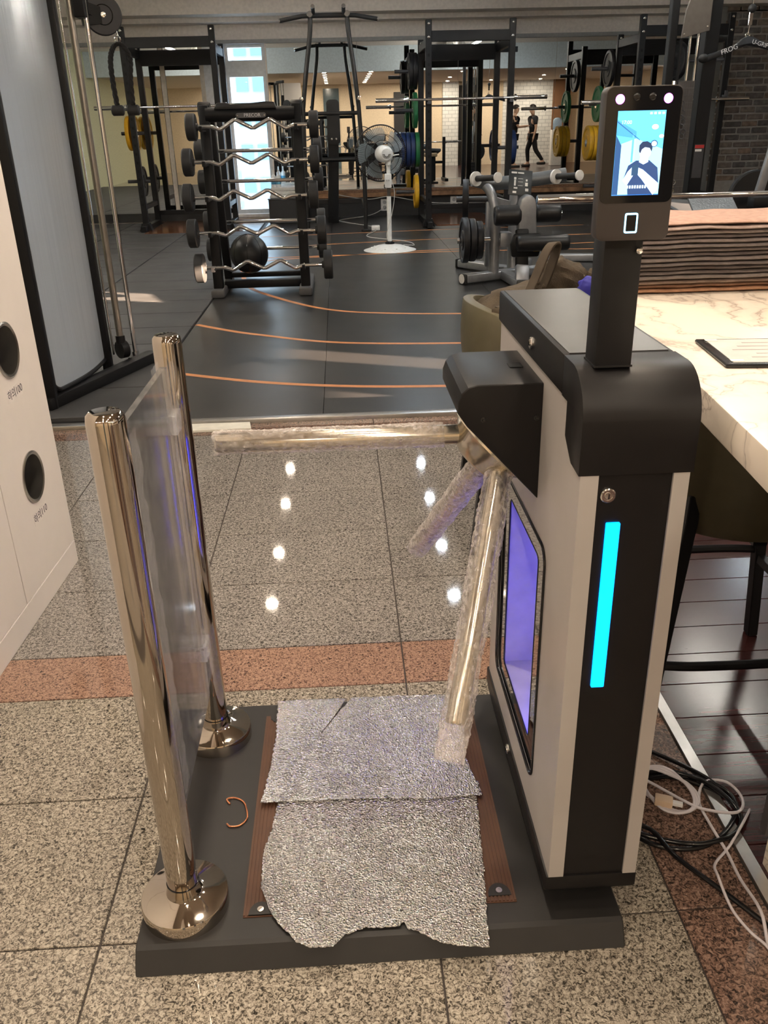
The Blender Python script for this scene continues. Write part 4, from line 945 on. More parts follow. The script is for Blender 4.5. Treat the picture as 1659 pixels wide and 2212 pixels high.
MB().sphere((-.785, 7.46, .300), .160, n=32, m=20).build('ball_shell', M('ball_rubber', (.012, .012, .013), .38, bump=.2, bscale=120), bl)
for k in range(4): MB().torus((-.785, 7.46, .300), .1602, .0016, (math.cos(k*PI/4), math.sin(k*PI/4), .0), 40, 5).build('ball_seam', BLACKGLOSS, bl)

# ---- pedestal fan
fx, fy = .530, 9.62
P_ = thing('pedestal_fan', 'white pedestal fan with black wire cage standing on the rubber floor', 'fan', (fx, fy, RZ))
FANW = M('fan_white', (.74, .75, .74), .35)
MB().lathe([(.285, RZ), (.288, RZ + .006), (.26, .030), (.14, .068), (.05, .085), (.030, .090), (0, .090)], (fx, fy, 0), n=48).build('base_dish', FANW, P_)
for k in range(10):
    a = 2*PI*k/10; MB().sphere((fx + .20*math.cos(a), fy + .20*math.sin(a), .050), .010, (1, 1, .6), 8, 5).build('base_stud', WHITEPL, P_)
MB().lathe([(.052, .086), (.052, .098), (.030, .112), (.020, .114)], (fx, fy, 0), n=24).build('base_collar', BLACKGLOSS, P_)
MB().cyl((fx, fy, .09), (fx, fy, .575), .0235, n=20).build('pole', FANW, P_)
MB().cyl((fx, fy, .575), (fx, fy, .68), .018, n=20).build('telescopic_tube', M('tube_dark', (.10, .09, .08), .35, .6), P_)
MB().box(fx - .042, fx + .030, fy - .045, fy + .035, .66, .80).build('switch_box', FANW, P_, .010, 3)
for x in (fx - .022, fx): MB().lathe([(.009, 0), (.009, .010), (0, .011)], (x, fy - .045, .735), (0, -1, 0), 14).build('switch_knob', M('knob_grey', (.45, .45, .45), .4), P_)
MB().cyl((fx, fy, .79), (fx, fy, .90), .022, n=16).build('neck', FANW, P_)
fc_ = Vector((.465, 9.74, .995)); fa = Vector((-.22, 1.0, .02)).normalized()
mot = Vector((fx, fy - .02, .985))
MB().lathe([(0, -.19), (.055, -.188), (.078, -.165), (.085, -.12), (.085, -.02), (.070, .01), (.03, .03), (0, .03)], fc_ - fa*.02, fa, 28).build('motor_housing', FANW, P_)
mb = MB()
e1 = fa.cross(Vector((0, 0, 1))).normalized(); e2 = e1.cross(fa)
for k in range(14):
    a = PI + PI*k/13; c = fc_ - fa*.2095 + e1*(.033*math.cos(a)) + e2*(.033*math.sin(a)); d = e1*math.cos(a) + e2*math.sin(a)
    mb.bar(c - d*.013, c + d*.013, .004, .002, fa)
mb.build('vent_slot', BLACKGLOSS, P_)
MB().cyl(mot - Vector((0, 0, .10)), mot - Vector((0, 0, .02)), .028, n=14).build('tilt_joint', FANW, P_)
MB().cyl((fx + .035, fy - .02, .975), (fx + .115, fy - .015, .985), .006, n=8).build('oscillation_knob', WHITEPL, P_)
mb = MB(); wires = 84
for k in range(wires):
    a = 2*PI*k/wires; d = e1*math.cos(a) + e2*math.sin(a)
    pts = [fc_ + d*.075 + fa*-.055, fc_ + d*.17 + fa*-.050, fc_ + d*.262 + fa*-.012, fc_ + d*.275 + fa*.03]
    mb.tube(spline(pts, 3), .0014, 4)
    pts = [fc_ + d*.275 + fa*.03, fc_ + d*.262 + fa*.070, fc_ + d*.16 + fa*.105, fc_ + d*.06 + fa*.110]
    mb.tube(spline(pts, 3), .0014, 4)
cg = mb.build('cage_wire', M('cage_black', (.016, .016, .018), .3, .3), P_, merge=False); cg['kind'] = 'stuff'
for R_, off, r in ((.277, .03, .007), (.19, -.048, .003), (.13, -.053, .003), (.19, .098, .003), (.075, -.055, .005)):
    MB().torus(fc_ + fa*off, R_, r, fa, 48, 8).build('cage_ring', MATS['cage_black'], P_)
BLADE = M('blade_clear', (.42, .50, .54), .2, alpha=.55)
for k in range(5):
    a0 = 2*PI*k/5 + .3; vs = []; n, m = 8, 10
    for i in range(n + 1):
        u = i/n; r = .045 + .205*u
        for j in range(m + 1):
            v = j/m; wid = .30 + .72*math.sin(min(1, u*1.25)*PI*.5)*(1 - .25*max(0, u - .8)/.2); a = a0 + (v - .5)*wid*.95 + u*.35
            vs.append(fc_ + (e1*math.cos(a) + e2*math.sin(a))*r + fa*(.03 + .035*(v - .5)))
    MB().add(vs, [(i*(m+1)+j, (i+1)*(m+1)+j, (i+1)*(m+1)+j+1, i*(m+1)+j+1) for i in range(n) for j in range(m)]).build('blade', BLADE, P_)
MB().lathe([(.045, -.02), (.05, .03), (.04, .055), (0, .058)], fc_ + fa*.01, fa, 24).build('blade_hub', WHITEPL, P_)
MB().cyl(mot + Vector((-.035, .02, .0)), fc_ - fa*.05, .03, n=12).build('motor_shaft_cover', FANW, P_)
MB().tube(spline([(fx + .03, fy - .02, .74), (fx + .06, fy - .03, .60), (fx + .028, fy - .035, .40), (fx - .03, fy - .04, .20), (fx - .02, fy - .02, .12)], 6), .0035, 6).build('cord', M('cord_white', (.6, .6, .58), .5), P_)
ec = MB().tube(spline([(fx + .16, fy + .17, .050), (fx + .30, fy + .35, .020), (fx + .22, fy + .75, .020), (fx - .2, fy + 1.3, .020), (.45, 11.50, .022), (.455, 11.595, .04)], 8), .0045, 6).build('fan_cord', MATS['cord_white']); tag(ec, 'pale grey fan cord snaking over the rubber floor to a socket', 'cord')
ps = MB().box(.405, .515, 11.60, 11.72, RZ, .075).build('power_strip', WHITEPL, None, .012, 3); tag(ps, 'small white power strip on the floor by the pull-up tower', 'power strip')
ec = MB().tube(spline([(.46, 11.725, .05), (.38, 12.2, .020), (.1, 12.7, .020), (.0, 13.1, .020), (.45, 13.4, .05), (.66, 13.54, .13), (.68, 13.565, .155)], 8), .006, 6).build('extension_cord', MATS['cord_white']); tag(ec, 'pale extension cord looping from the wall socket to the power strip', 'cord')
ec = MB().tube(spline([(-.1, 13.46, .36), (.4, 13.50, .27), (.75, 13.46, .30), (1.1, 13.48, .24), (1.5, 13.46, .19), (2.2, 13.5, .18)], 8), .006, 6)
o = ec.build('white_power_cord', MATS['cord_white']); tag(o, 'white cord running along the dark lower wall under the ledge', 'cord')
for x, z in ((.68, .175), (1.74, .185), (2.55, .2)):
    w_ = thing('wall_socket', 'white double wall socket on the dark lower wall', 'socket', (x, 13.585, z), 'wall sockets')
    MB().box(x - .055, x + .055, 13.570, 13.5855, z - .085, z + .085).build('socket_plate', WHITEPL, w_, .006, 2)
    for dz in (-.038, .038):
        MB().lathe([(.028, 0), (.028, .002), (.024, .002), (.023, -.006), (0, -.006)], (x, 13.5695, z + dz), (0, -1, 0), 20).build('socket_well', M('well_grey', (.35, .35, .35), .5), w_)

# ---- weight plates and bars
def wplate(c, axis, r, t_, mat, label, group=None):
    o = thing('weight_plate', label, 'weight plate', c, group)
    MB().lathe([(.026, -t_/2), (r*.42, -t_/2), (r*.46, -t_*.30), (r*.80, -t_*.30), (r*.84, -t_/2), (r*.98, -t_/2), (r, -t_*.35), (r, t_*.35), (r*.98, t_/2), (r*.84, t_/2), (r*.80, t_*.30), (r*.46, t_*.30), (r*.42, t_/2), (.026, t_/2), (.026, -t_/2)], c, axis, 32).build('plate_disc', mat, o)
    MB().lathe([(.026, -t_*.56), (.05, -t_*.56), (.05, t_*.56), (.026, t_*.56), (.026, -t_*.56)], c, axis, 20).build('hub_insert', CHROME if mat is not IRON else IRON, o)
    return o
def barbell(p, q, label, sl=.42, name='barbell', rr=.025):
    p, q = Vector(p), Vector(q); d = (q - p).normalized()
    o = thing(name, label, 'barbell', (p + q)/2)
    MB().cyl(p + d*sl, q - d*sl, .0142, n=16).build('shaft', CHROME, o)
    for a, s_ in ((p, 1), (q, -1)):
        e = d*s_
        MB().lathe([(rr*.90, 0), (rr, .004), (rr, sl - .03), (rr*.6, sl - .03)], a, e, 24).build('sleeve', CHROME, o)
        MB().lathe([(.016, sl - .032), (.038, sl - .030), (.038, sl - .006), (.022, sl), (.0142, sl + .002)], a, e, 24).build('collar', CHROME, o)
        MB().lathe([(rr*.55, -.0006), (rr*.55, .002)], a, e, 20).build('end_cap', BLACKGLOSS, o)
    return o

# ---- power racks
def rack(label, x0, x1, yf, yb, h, hb_, zf=RZ, pegside=-1, pegs=(.35, 1.0, 1.45, 1.85)):
    t = thing('power_rack', label, 'power rack', ((x0 + x1)/2, (yf + yb)/2, zf))
    w_ = .075
    for x in (x0, x1):
        up = MB().box(x - w_/2, x + w_/2, yf - w_/2, yf + w_/2, zf, h).build('upright', BLACK, t, .004, 1)
        mb = MB(); z = .35
        while z < h - .35: mb.box(x - .013, x + .013, yf - w_/2 - .0012, yf - w_/2 + .001, z, z + .032); z += .105
        if x == x0: mb.build('hole_row', M('hole_black', (.002, .002, .002), .9), up, merge=False)['kind'] = 'stuff'
        for z in (h - .045, h - .19): MB().lathe([(.016, 0), (.016, .006), (.008, .011), (0, .011)], (x, yf - w_/2, z), (0, -1, 0), 8).build('bolt', CHROME, up)
        u2 = MB().box(x - w_/2, x + w_/2, yb - w_/2, yb + w_/2, zf, hb_).build('upright', BLACK, t, .004, 1)
        MB().lathe([(.016, 0), (.016, .006), (.008, .011), (0, .011)], (x, yb - w_/2, hb_ - .045), (0, -1, 0), 8).build('bolt', CHROME, u2)
        MB().box(x - .03, x + .03, yf, yb, hb_ - .16, hb_ - .06).build('side_beam', BLACK, t, .004, 1)
        MB().box(x - .035, x + .035, yf - .22, yb + .06, zf, zf + .07).build('base_beam', BLACK, t, .004, 1)
        MB().box(x - .03, x + .03, yf, yb, .30, .36).build('side_beam', BLACK, t, .004, 1)
        MB().plate([(x - .085, zf), (x + .085, zf), (x + .05, zf + .10), (x - .05, zf + .10)], yf - .06, yf + .06, 'xz').build('foot_plate', BLACK, t, .003, 1)
    MB().box(x0, x1, yf - .03, yf + .03, h - .24, h - .12).build('front_beam', BLACK, t, .004, 1)
    MB().box(x0, x1, yb - .03, yb + .03, hb_ - .25, hb_ - .06).build('rear_beam', BLACK, t, .004, 1)
    MB().box(x0, x1, yb - .03, yb + .03, .16, .22).build('rear_beam', BLACK, t, .004, 1)
    for x in ((x0,) if pegside < 0 else (x1,)):
        for z in pegs: MB().cyl((x, yb, z), (x + pegside*.36, yb, z), .024, n=14).build('storage_peg', DARKGREY, t)
    for x in (x0, x1):
        MB().box(x - .02, x + .02, yf - .12, yf - .03, 1.50, 1.525).box(x - .02, x + .02, yf - .125, yf - .110, 1.50, 1.575).build('bar_hook', DARKGREY, t, .003, 1)
    return t
# left rack, centre rack, right rack
rack('black power rack between the pale wall mirror and the tall window', -2.66, -1.53, 12.30, 13.15, 2.47, 2.33, MZ, -1, (.62, 1.25))
rack('black power rack behind the pedestal fan with coloured plates on its pegs', 1.175, 2.215, 11.80, 12.85, 2.43, 2.30, MZ, -1, (.40, .95, 1.45, 1.93))
rack('black power rack beside the grey column with green and yellow plates', 3.84, 4.95, 11.80, 12.70, 2.44, 2.30, RZ, -1, (.42, .98, 1.47, 1.90))
barbell((-3.10, 12.185, 1.552), (-1.02, 12.185, 1.552), 'long chrome barbell racked in the power rack next to the tall window')
barbell((.50, 11.685, 1.552), (2.66, 11.685, 1.552), 'long chrome barbell racked in the power rack behind the fan')
barbell((3.10, 11.685, 1.475), (5.25, 11.685, 1.475), 'long chrome barbell racked in front of the green plates')
for x, m_, z, r, lab in ((1.05, BLUE, .95, .225, 'innermost blue'), (.985, BLUE, .95, .225, 'middle blue'), (.92, BLUE, .95, .225, 'outermost blue'), (1.115, GREEN, .95, .225, 'lower green'),
                         (1.09, GREEN, 1.45, .225, 'single green'), (1.03, IRON, 1.93, .225, 'outer black'), (1.09, IRON, 1.93, .225, 'inner black'), (1.10, YELLOW, .40, .225, 'yellow')):
    wplate((x, 12.85, z), (1, 0, 0), r, .056, m_, '%s bumper plate on a peg of the power rack behind the fan' % lab, 'plates on the rack behind the fan')
MB().cyl((2.215, 12.85, .95), (2.55, 12.85, .95), .024, n=14).build('storage_peg', DARKGREY, bpy.data.objects['power_rack.001'])
wplate((2.45, 12.85, .95), (1, 0, 0), .225, .07, BLUE, 'blue bumper plate at the inner side of the rack behind the fan')
for x, m_, z, lab in ((3.60, GREEN, 1.47, 'green'), (3.72, IRON, 1.90, 'black'), (3.50, YELLOW, .98, 'outermost yellow'), (3.56, YELLOW, .98, 'middle yellow'), (3.62, YELLOW, .98, 'innermost yellow')):
    wplate((x, 12.70, z), (1, 0, 0), .225, .052, m_, '%s bumper plate on the power rack beside the grey column' % lab, 'plates on the rack by the column')
wplate((4.36, 11.95, 1.93), (1, .25, 0), .225, .06, IRON, 'black bumper plate hung high on the rack beside the grey column')
MB().cyl((4.36, 11.95, 1.93), (4.95, 11.80, 1.93), .022, n=12).build('plate_arm', DARKGREY, bpy.data.objects['power_rack.002'])
for x, lab in ((-2.82, 'inner'), (-2.90, 'outer')):
    wplate((x, 13.15, 1.25), (1, 0, 0), .225, .050, YELLOW, lab + ' yellow bumper plate on the power rack by the tall window', 'yellow plates by the window rack')
wplate((-2.80, 13.15, .62), (1, 0, 0), .20, .05, IRON, 'black bumper plate low on the power rack by the tall window')

# ---- pull-up and dip tower
U = thing('pullup_tower', 'tall black pull-up and dip tower with angled grips and bright end caps', 'gym machine', (-.05, 11.7, RZ))
TUBE = M('tube_black', (.014, .014, .015), .28)
for s_, xt, xm, xb in ((-1, -.275, -.405, -.425), (1, .195, .290, .330)):
    MB().tube(spline([(xb, 11.62, RZ), (xb, 11.62, .6), (xm, 11.62, 1.40), (xm - s_*.008, 11.62, 1.52), ((xm + xt)/2, 11.62, 1.90), (xt, 11.62, 2.27), (xt - s_*.015, 11.62, 2.46)], 5), .028, 14).build('upright', TUBE, U)
    MB().tube([(xt - s_*.015, 11.60, 2.475), (xt + s_*.08, 11.58, 2.47), (xt + s_*.345, 11.52, 2.42)], .024, 12).build('wide_grip', RUBBER, U)
    MB().lathe([(.025, 0), (.025, .012), (0, .013)], (xt + s_*.345, 11.52, 2.42), (s_*.97, -.2, -.18), 14).build('end_cap', CHROME, U)
    MB().lathe([(.036, 0), (.036, .05), (.030, .056), (0, .056)], (xt - s_*.015, 11.60, 2.485), (0, -1, 0), 18).build('joint_cap', CHROME, U)
    MB().cyl((xt - s_*.055, 11.62, 2.49), (xt - s_*.055, 11.40, 2.545), .022, n=12).build('narrow_grip', RUBBER, U)
    MB().lathe([(.024, 0), (.024, .012), (0, .013)], (xt - s_*.055, 11.40, 2.545), (0, -1, .25), 14).build('end_cap', CHROME, U)
    MB().cyl((xm, 11.62, 1.575), (xm, 11.20, 1.575), .024, n=12).build('dip_grip', RUBBER, U)
    MB().lathe([(.025, 0), (.025, .014), (0, .015)], (xm, 11.20, 1.575), (0, -1, 0), 14).build('end_cap', CHROME, U)
    MB().box(xb - .06, xb + .06, 11.50, 11.74, RZ, RZ + .025).build('foot_plate', TUBE, U, .004, 1)
    MB().bar((xb, 11.62, .30), (xb, 12.85, .30), .04, .05).build('side_beam', TUBE, U, .004, 1)
MB().cyl((-.29, 11.60, 2.475), (.20, 11.60, 2.475), .026, n=14).build('top_bar', RUBBER, U)
MB().cyl((-.40, 11.62, 1.42), (.29, 11.62, 1.42), .024, n=14).build('cross_bar', TUBE, U)
MB().box(-.43, .34, 12.80, 12.87, .27, .33).build('rear_beam', TUBE, U, .004, 1)
MB().bar((-.10, 12.80, RZ), (-.04, 12.62, 1.36), .15, .09, (0, 1, 0)).build('rear_column', TUBE, U, .008, 2)
MB().plate(rrect(-.125, .045, 1.05, 1.60, .05, 5), 12.49, 12.56, 'xz').build('back_pad', VINYL, U, .012, 3)
for z in (1.22, 1.22): pass
for x in (-.07, -.01): MB().lathe([(.013, 0), (.013, .004), (0, .006)], (x, 12.488, 1.12), (0, -1, 0), 12).build('pad_bolt', CHROME, U)
MB().cyl((-.30, 12.55, .86), (.30, 12.55, .86), .032, n=14).build('arm_bar', TUBE, U)
for x in (-.30, .30): MB().lathe([(.085, -.03), (.09, -.02), (.09, .02), (.085, .03)], (x, 12.55, .86), (1, 0, 0), 24).build('round_pad', VINYL, U)
# towel box by the window with bottles
Bx = thing('storage_box', 'low black storage box under the tall window holding cloths and bottles', 'box', (-.75, 13.1, RZ))
MB().box(-1.02, -.48, 12.92, 13.45, RZ, .335).build('box_body', DARKWALL, Bx, .006, 1)
MB().box(-1.03, -.47, 12.91, 13.46, .335, .352).build('box_lid', DARKGREY, Bx, .004, 1)
for i, (za, zb_) in enumerate(((.353, .40), (.401, .45), (.451, .50))):
    o = MB().box(-1.0 + .01*i, -.50 - .01*i, 12.96, 13.40, za, zb_).build('white_cloth', M('cloth_white', (.66, .65, .62), .9, bump=.4), None, .016, 3)
    tag(o, 'folded white cloth lying on the black box under the window', 'cloth', 'cloths on the black box')
for x in (-.62, -.56):
    o = MB().torus((x, 12.96, .43), .07, .006, (1, 0, 0), 20, 6).build('red_cord', M('red_cord', (.55, .04, .03), .5)); tag(o, 'red cord tied around the white cloths', 'cord', 'red cords on the cloths')
for x in (-.93, -.86):
    o = thing('spray_bottle', 'white plastic bottle with blue label standing on the cloths', 'bottle', (x, 13.0, .501), 'bottles on the cloths')
    MB().lathe([(.032, .501), (.034, .51), (.034, .64), (.020, .665), (.012, .67), (.012, .70), (0, .70)], (x, 13.0, 0), n=18).build('bottle_body', M('bottle_white', (.80, .82, .82), .35), o)
    MB().lathe([(.0345, .54), (.0345, .60)], (x, 13.0, 0), n=18).build('bottle_label', M('label_blue', (.10, .35, .55), .5), o)
    MB().box(x - .009, x + .009, 12.965, 13.01, .70, .735).build('pump_head', WHITEPL, o, .003, 1)

# ---- seated leg machine
Lm = thing('leg_machine', 'silver framed plate-loaded leg machine with black roller pads', 'gym machine', (1.45, 7.4, RZ))
def tb(pts, r, name, mat=MACHGREY, n=14, sub=5): return MB().tube(spline(pts, sub) if len(pts) > 2 else pts, r, n).build(name, mat, Lm)
MB().bar((1.03, 7.30, .062), (1.86, 7.72, .062), .10, .075).build('base_beam', MACHGREY, Lm, .018, 3)
MB().bar((1.41, 7.45, .062), (1.45, 6.90, .062), .10, .075).build('base_beam', MACHGREY, Lm, .018, 3)
MB().bar((1.12, 8.20, .062), (1.52, 7.62, .062), .10, .075).build('base_beam', MACHGREY, Lm, .018, 3)
MB().bar((1.52, 7.62, .062), (1.75, 8.15, .062), .09, .075).build('base_beam', MACHGREY, Lm, .018, 3)
for x, y, dx, dy in ((1.02, 7.295, -.9, -.45), (1.451, 6.89, .05, -1), (1.115, 8.207, -.57, .82)):
    d = Vector((dx, dy, 0)).normalized(); MB().bar(Vector((x, y, .060)) - d*.012, Vector((x, y, .060)) + d*.014, .108, .088).build('end_cap', M('cap_black', (.02, .02, .02), .4), Lm, .016, 2)
MB().lathe([(.040, 0), (.040, .003), (0, .004)], (1.008, 7.288, .062), (-.9, -.45, 0), 20).build('cap_disc', WHITEPL, Lm)
tb([(1.30, 7.42, .08), (1.30, 7.42, .62)], .045, 'column')
tb([(1.30, 7.42, .60), (1.26, 7.46, .74), (1.20, 7.52, .80), (1.12, 7.56, .82)], .04, 'column')
tb([(1.50, 7.60, .08), (1.52, 7.70, .70)], .05, 'column')
MB().bar((1.47, 7.05, .09), (1.47, 7.12, .47), .10, .075, (0, 1, 0)).build('seat_post', BLACK, Lm, .012, 2)
MB().bar((1.455, 6.96, .07), (1.465, 7.02, .20), .11, .06, (0, 1, 0)).build('seat_post_foot', MACHGREY, Lm, .012, 2)
MB().plate([(1.50 - .115, .26), (1.60, .26), (1.63, .36), (1.61, .44), (1.40, .44), (1.37, .36)], 7.04, 7.10, 'xz').build('pivot_shroud', BLACK, Lm, .012, 2)
MB().box(1.545, 1.625, 7.015, 7.03, .305, .335).build('yellow_lever', M('lever_yellow', (.85, .48, .03), .4), Lm, .010, 2)
vsn = [(1.44, .42), (1.44, .64), (1.455, .70), (1.49, .73), (1.53, .73), (1.565, .70), (1.58, .64), (1.59, .42)]
MB().plate(vsn, 7.10, 7.22, 'xz').build('arch_support', MACHGREY, Lm, .025, 3)
def pad(c, L_, r, name='roller_pad'):
    x0, x1 = c[0] - L_/2, c[0] + L_/2
    return MB().lathe([(0, 0), (r*.86, .001), (r*.98, .012), (r, .03), (r, L_ - .03), (r*.98, L_ - .012), (r*.86, L_ - .001), (0, L_)], (x0, c[1], c[2]), (1, 0, 0), 28).build(name, VINYL, Lm)
pad((1.355, 7.16, .575), .21, .080); pad((1.685, 7.16, .585), .20, .072)
MB().cyl((1.25, 7.16, .58), (1.80, 7.16, .58), .02, n=12).build('pad_axle', CHROME, Lm)
pad((1.615, 6.98, .375), .42, .062)
MB().cyl((1.60, 6.98, .375), (1.60, 7.08, .36), .025, n=12).build('pad_arm', MACHGREY, Lm)
tb([(1.12, 7.50, .835), (1.30, 7.52, .80), (1.62, 7.52, .82), (1.90, 7.50, .855)], .055, 'handle_beam', M('beam_grey', (.16, .17, .18), .35, .4))
for x, dx in ((1.13, .14), (1.80, .13)):
    MB().cyl((x, 7.46, .842), (x + dx, 7.20, .862), .024, n=14).build('hand_grip', RUBBER, Lm)
    MB().lathe([(.040, 0), (.040, .014), (.030, .016), (0, .016)], (x + dx, 7.20, .862), (dx, -.26, .02), 20).build('grip_cap', WHITEPL, Lm)
    MB().lathe([(.058, 0), (.058, .02), (.03, .02)], (x, 7.45, .842), (dx, -.26, .02), 22).build('grip_collar', WHITEPL, Lm)
pc = MB().cbox((1.465, 7.24, .815), (.19, .014, .20), Matrix.Rotation(.10, 3, 'Y') @ Matrix.Rotation(-.35, 3, 'X')).build('instruction_placard', M('placard_dark', (.025, .03, .033), .35), Lm, .004, 2)
plr = Matrix.Rotation(.10, 3, 'Y') @ Matrix.Rotation(-.35, 3, 'X')
def pmark(u, v, w_, h_): MB().cbox(Vector((1.465, 7.24, .815)) + plr @ Vector((u, -.0078, v)), (w_, .0012, h_), plr).build('placard_mark', WHITEPL, pc)
for u, v, w_, h_ in ((-.055, .075, .045, .014), (.0, .075, .05, .010), (-.045, .030, .018, .018), (-.045, -.005, .014, .045), (-.038, -.045, .03, .012), (.050, .02, .014, .016), (.050, -.012, .022, .028), (.055, -.055, .026, .022), (-.045, -.078, .03, .016), (.0, .03, .04, .003), (.0, .005, .04, .003), (.0, -.025, .04, .003)): pmark(u, v, w_, h_)
tb([(1.475, 7.27, .73), (1.50, 7.40, .66), (1.51, 7.55, .60)], .022, 'placard_stem')
MB().cyl((.98, 7.42, .36), (1.34, 7.42, .36), .025, n=14).build('plate_peg', CHROME, Lm)
MB().cyl((1.02, 7.80, .66), (1.30, 7.75, .66), .025, n=14).build('plate_peg', DARKGREY, Lm)
for i, x in enumerate((1.045, 1.105, 1.165)): wplate((x, 7.42, .36), (1, 0, 0), (.185, .175, .155)[i], .05, IRON, ('outermost', 'middle', 'innermost')[i] + ' black iron plate loaded on the silver leg machine', 'plates on the leg machine')
wplate((1.10, 7.785, .66), (1, -.15, 0), .165, .05, IRON, 'black iron plate on the rear peg of the silver leg machine')
MB().box(1.34, 1.44, 7.36, 7.48, .30, .42).build('peg_block', MACHGREY, Lm, .012, 2)
MB().bar((1.30, 7.75, .66), (1.52, 7.69, .60), .05, .06).build('peg_arm', MACHGREY, Lm)
MB().bar((1.30, 7.75, .64), (1.30, 7.75, .09), .05, .05, (0, 1, 0)).build('rear_leg', MACHGREY, Lm, .008, 2)
MB().bar((1.30, 7.75, .065), (1.52, 7.66, .065), .06, .06).build('rear_tie', MACHGREY, Lm)
# low step bar beyond it
o = thing('step_bar', 'low silver floor bar of a machine hidden behind the counter', 'gym machine', (2.3, 8.35, RZ))
MB().bar((2.02, 8.42, .055), (2.75, 8.30, .055), .10, .07).build('floor_beam', MACHGREY, o, .016, 3)
MB().bar((2.00, 8.425, .05), (2.06, 8.41, .05), .12, .055).build('end_cap', M('cap_clear_grey', (.25, .26, .27), .3), o, .012, 2)

# ---- bench with racked barbell near the counter
Bn = thing('bench_press', 'dark weight bench with black bar uprights behind the marble counter', 'bench', (2.0, 5.2, RZ))
for x in (1.47, 2.62):
    MB().box(x - .035, x + .035, 4.63, 4.70, RZ, 1.0).build('upright', BLACK, Bn, .004, 1)
    MB().box(x - .03, x + .03, 4.56, 4.64, .835, .862).box(x - .03, x + .03, 4.545, 4.56, .835, .92).build('bar_hook', DARKGREY, Bn, .003, 1)
    MB().box(x - .04, x + .04, 4.45, 5.3, RZ, .08).build('floor_beam', BLACK, Bn, .006, 1)
MB().box(1.47, 2.62, 4.64, 4.69, .40, .46).build('cross_beam', BLACK, Bn, .004, 1)
MB().cbox((2.25, 5.42, .70), (.34, .80, .07), Matrix.Rotation(.10, 3, 'X') @ Matrix.Rotation(.06, 3, 'Y')).build('bench_pad', M('pad_slate', (.035, .037, .042), .5), Bn, .02, 3)
MB().box(2.20, 2.30, 5.15, 5.75, .06, .66).build('pad_post', BLACK, Bn, .006, 1)
MB().box(1.55, 2.30, 5.15, 5.22, RZ, .08).build('floor_beam', BLACK, Bn, .004, 1)
MB().cbox((2.12, 4.98, .80), (.26, .20, .012), Matrix.Rotation(.55, 3, 'X')).build('tread_plate', M('tread_steel', (.12, .13, .14), .35, .7, bump=.8, bscale=90), Bn, .003, 1)
MB().bar((2.12, 4.98, .79), (2.18, 5.2, .60), .03, .03).build('tread_arm', BLACK, Bn)
barbell((1.022, 4.60, .888), (3.06, 4.60, .888), 'chrome barbell with thick sleeve on the bench uprights behind the face terminal', .40, 'barbell', .0255)
o = thing('padded_bench', 'tan padded bench end beside the dark weight bench', 'bench', (1.9, 5.9, RZ))
MB().box(2.00, 2.30, 5.95, 6.15, .60, .68).build('bench_pad', M('pad_tan', (.30, .21, .12), .5), o, .02, 3)
MB().box(2.08, 2.22, 6.0, 6.1, .05, .60).build('post', BLACK, o, .005, 1)
MB().box(1.98, 2.32, 5.95, 6.15, RZ, .06).build('foot', BLACK, o, .005, 1)

# ---- lat cable machine with the lettered handle
Fm = thing('lat_machine', 'tall black lat pulldown machine with weight guard mesh and chrome rods', 'gym machine', (3.0, 7.6, RZ))
MB().box(2.955, 3.065, 7.50, 7.62, RZ, 2.70).build('main_post', BLACK, Fm, .006, 1)
MB().box(2.67, 2.73, 7.52, 7.60, RZ, 2.70).build('rear_post', BLACK, Fm, .005, 1)
MB().box(2.67, 3.065, 7.45, 7.70, RZ, .08).build('base_beam', BLACK, Fm, .006, 1)
MB().box(2.67, 3.80, 7.52, 7.60, 2.60, 2.70).build('top_arm', BLACK, Fm, .005, 1)
SHD = M('shroud_taupe', (.105, .090, .078), .45)
MB().plate([(2.735, 1.83), (2.955, 1.88), (2.955, 2.16), (2.82, 2.14), (2.775, 2.09), (2.752, 2.02)], 7.44, 7.46, 'xz').build('upper_shroud', SHD, Fm, .003, 1)
for x, z in ((2.755, 1.86), (2.935, 1.91), (2.84, 2.12)): MB().lathe([(.006, 0), (.006, .002), (0, .003)], (x, 7.44, z), (0, -1, 0), 10).build('shroud_screw', CHROME, Fm)
for x in (2.85, 2.915): MB().cyl((x, 7.55, .08), (x, 7.55, 2.60), .011, n=14).build('guide_rod', CHROME, Fm)
MB().box(2.745, 2.76, 7.47, 7.50, .08, 1.83).build('guard_frame', BLACK, Fm)
mg = MB()
for k in range(9): mg.cyl((2.745 + .018*k, 7.465, .42), (2.745 + .018*k, 7.465, 1.53), .0016, n=5)
for k in range(22): mg.cyl((2.74, 7.463, .42 + .053*k), (2.895, 7.463, .42 + .053*k), .0016, n=5)
gm = mg.build('guard_mesh', M('mesh_grey', (.14, .13, .13), .4, .6), Fm, merge=False); gm['kind'] = 'stuff'
MB().box(2.74, 2.90, 7.475, 7.48, .42, 1.53).build('guard_back', M('guard_back_taupe', (.10, .09, .085), .6), Fm)
for k in range(7): MB().box(2.77, 2.95, 7.50, 7.60, .10 + .06*k, .155 + .06*k).build('weight_block', IRON, Fm, .004, 1)
for z0_, n_ in ((1.22, 8), (.62, 9)):
    ch = MB()
    for k in range(n_): ch.torus((2.80 - .012*(k % 2) + .006*k*(1 if z0_ > 1 else -.6), 7.45, z0_ - .035*k + .15), .020, .0045, (1 if k % 2 else 0, 1, 0), 12, 5)
    ch.build('hanging_chain', CHROME if z0_ < 1 else DARKGREY, Fm, merge=False)
st = MB().box(2.97, 3.05, 7.497, 7.5005, .80, 1.06).build('warning_label', M('label_dark', (.05, .05, .055), .5), Fm)
MB().box(2.972, 3.048, 7.4960, 7.4975, 1.03, 1.055).build('label_red_band', M('label_red', (.45, .03, .03), .5), st)
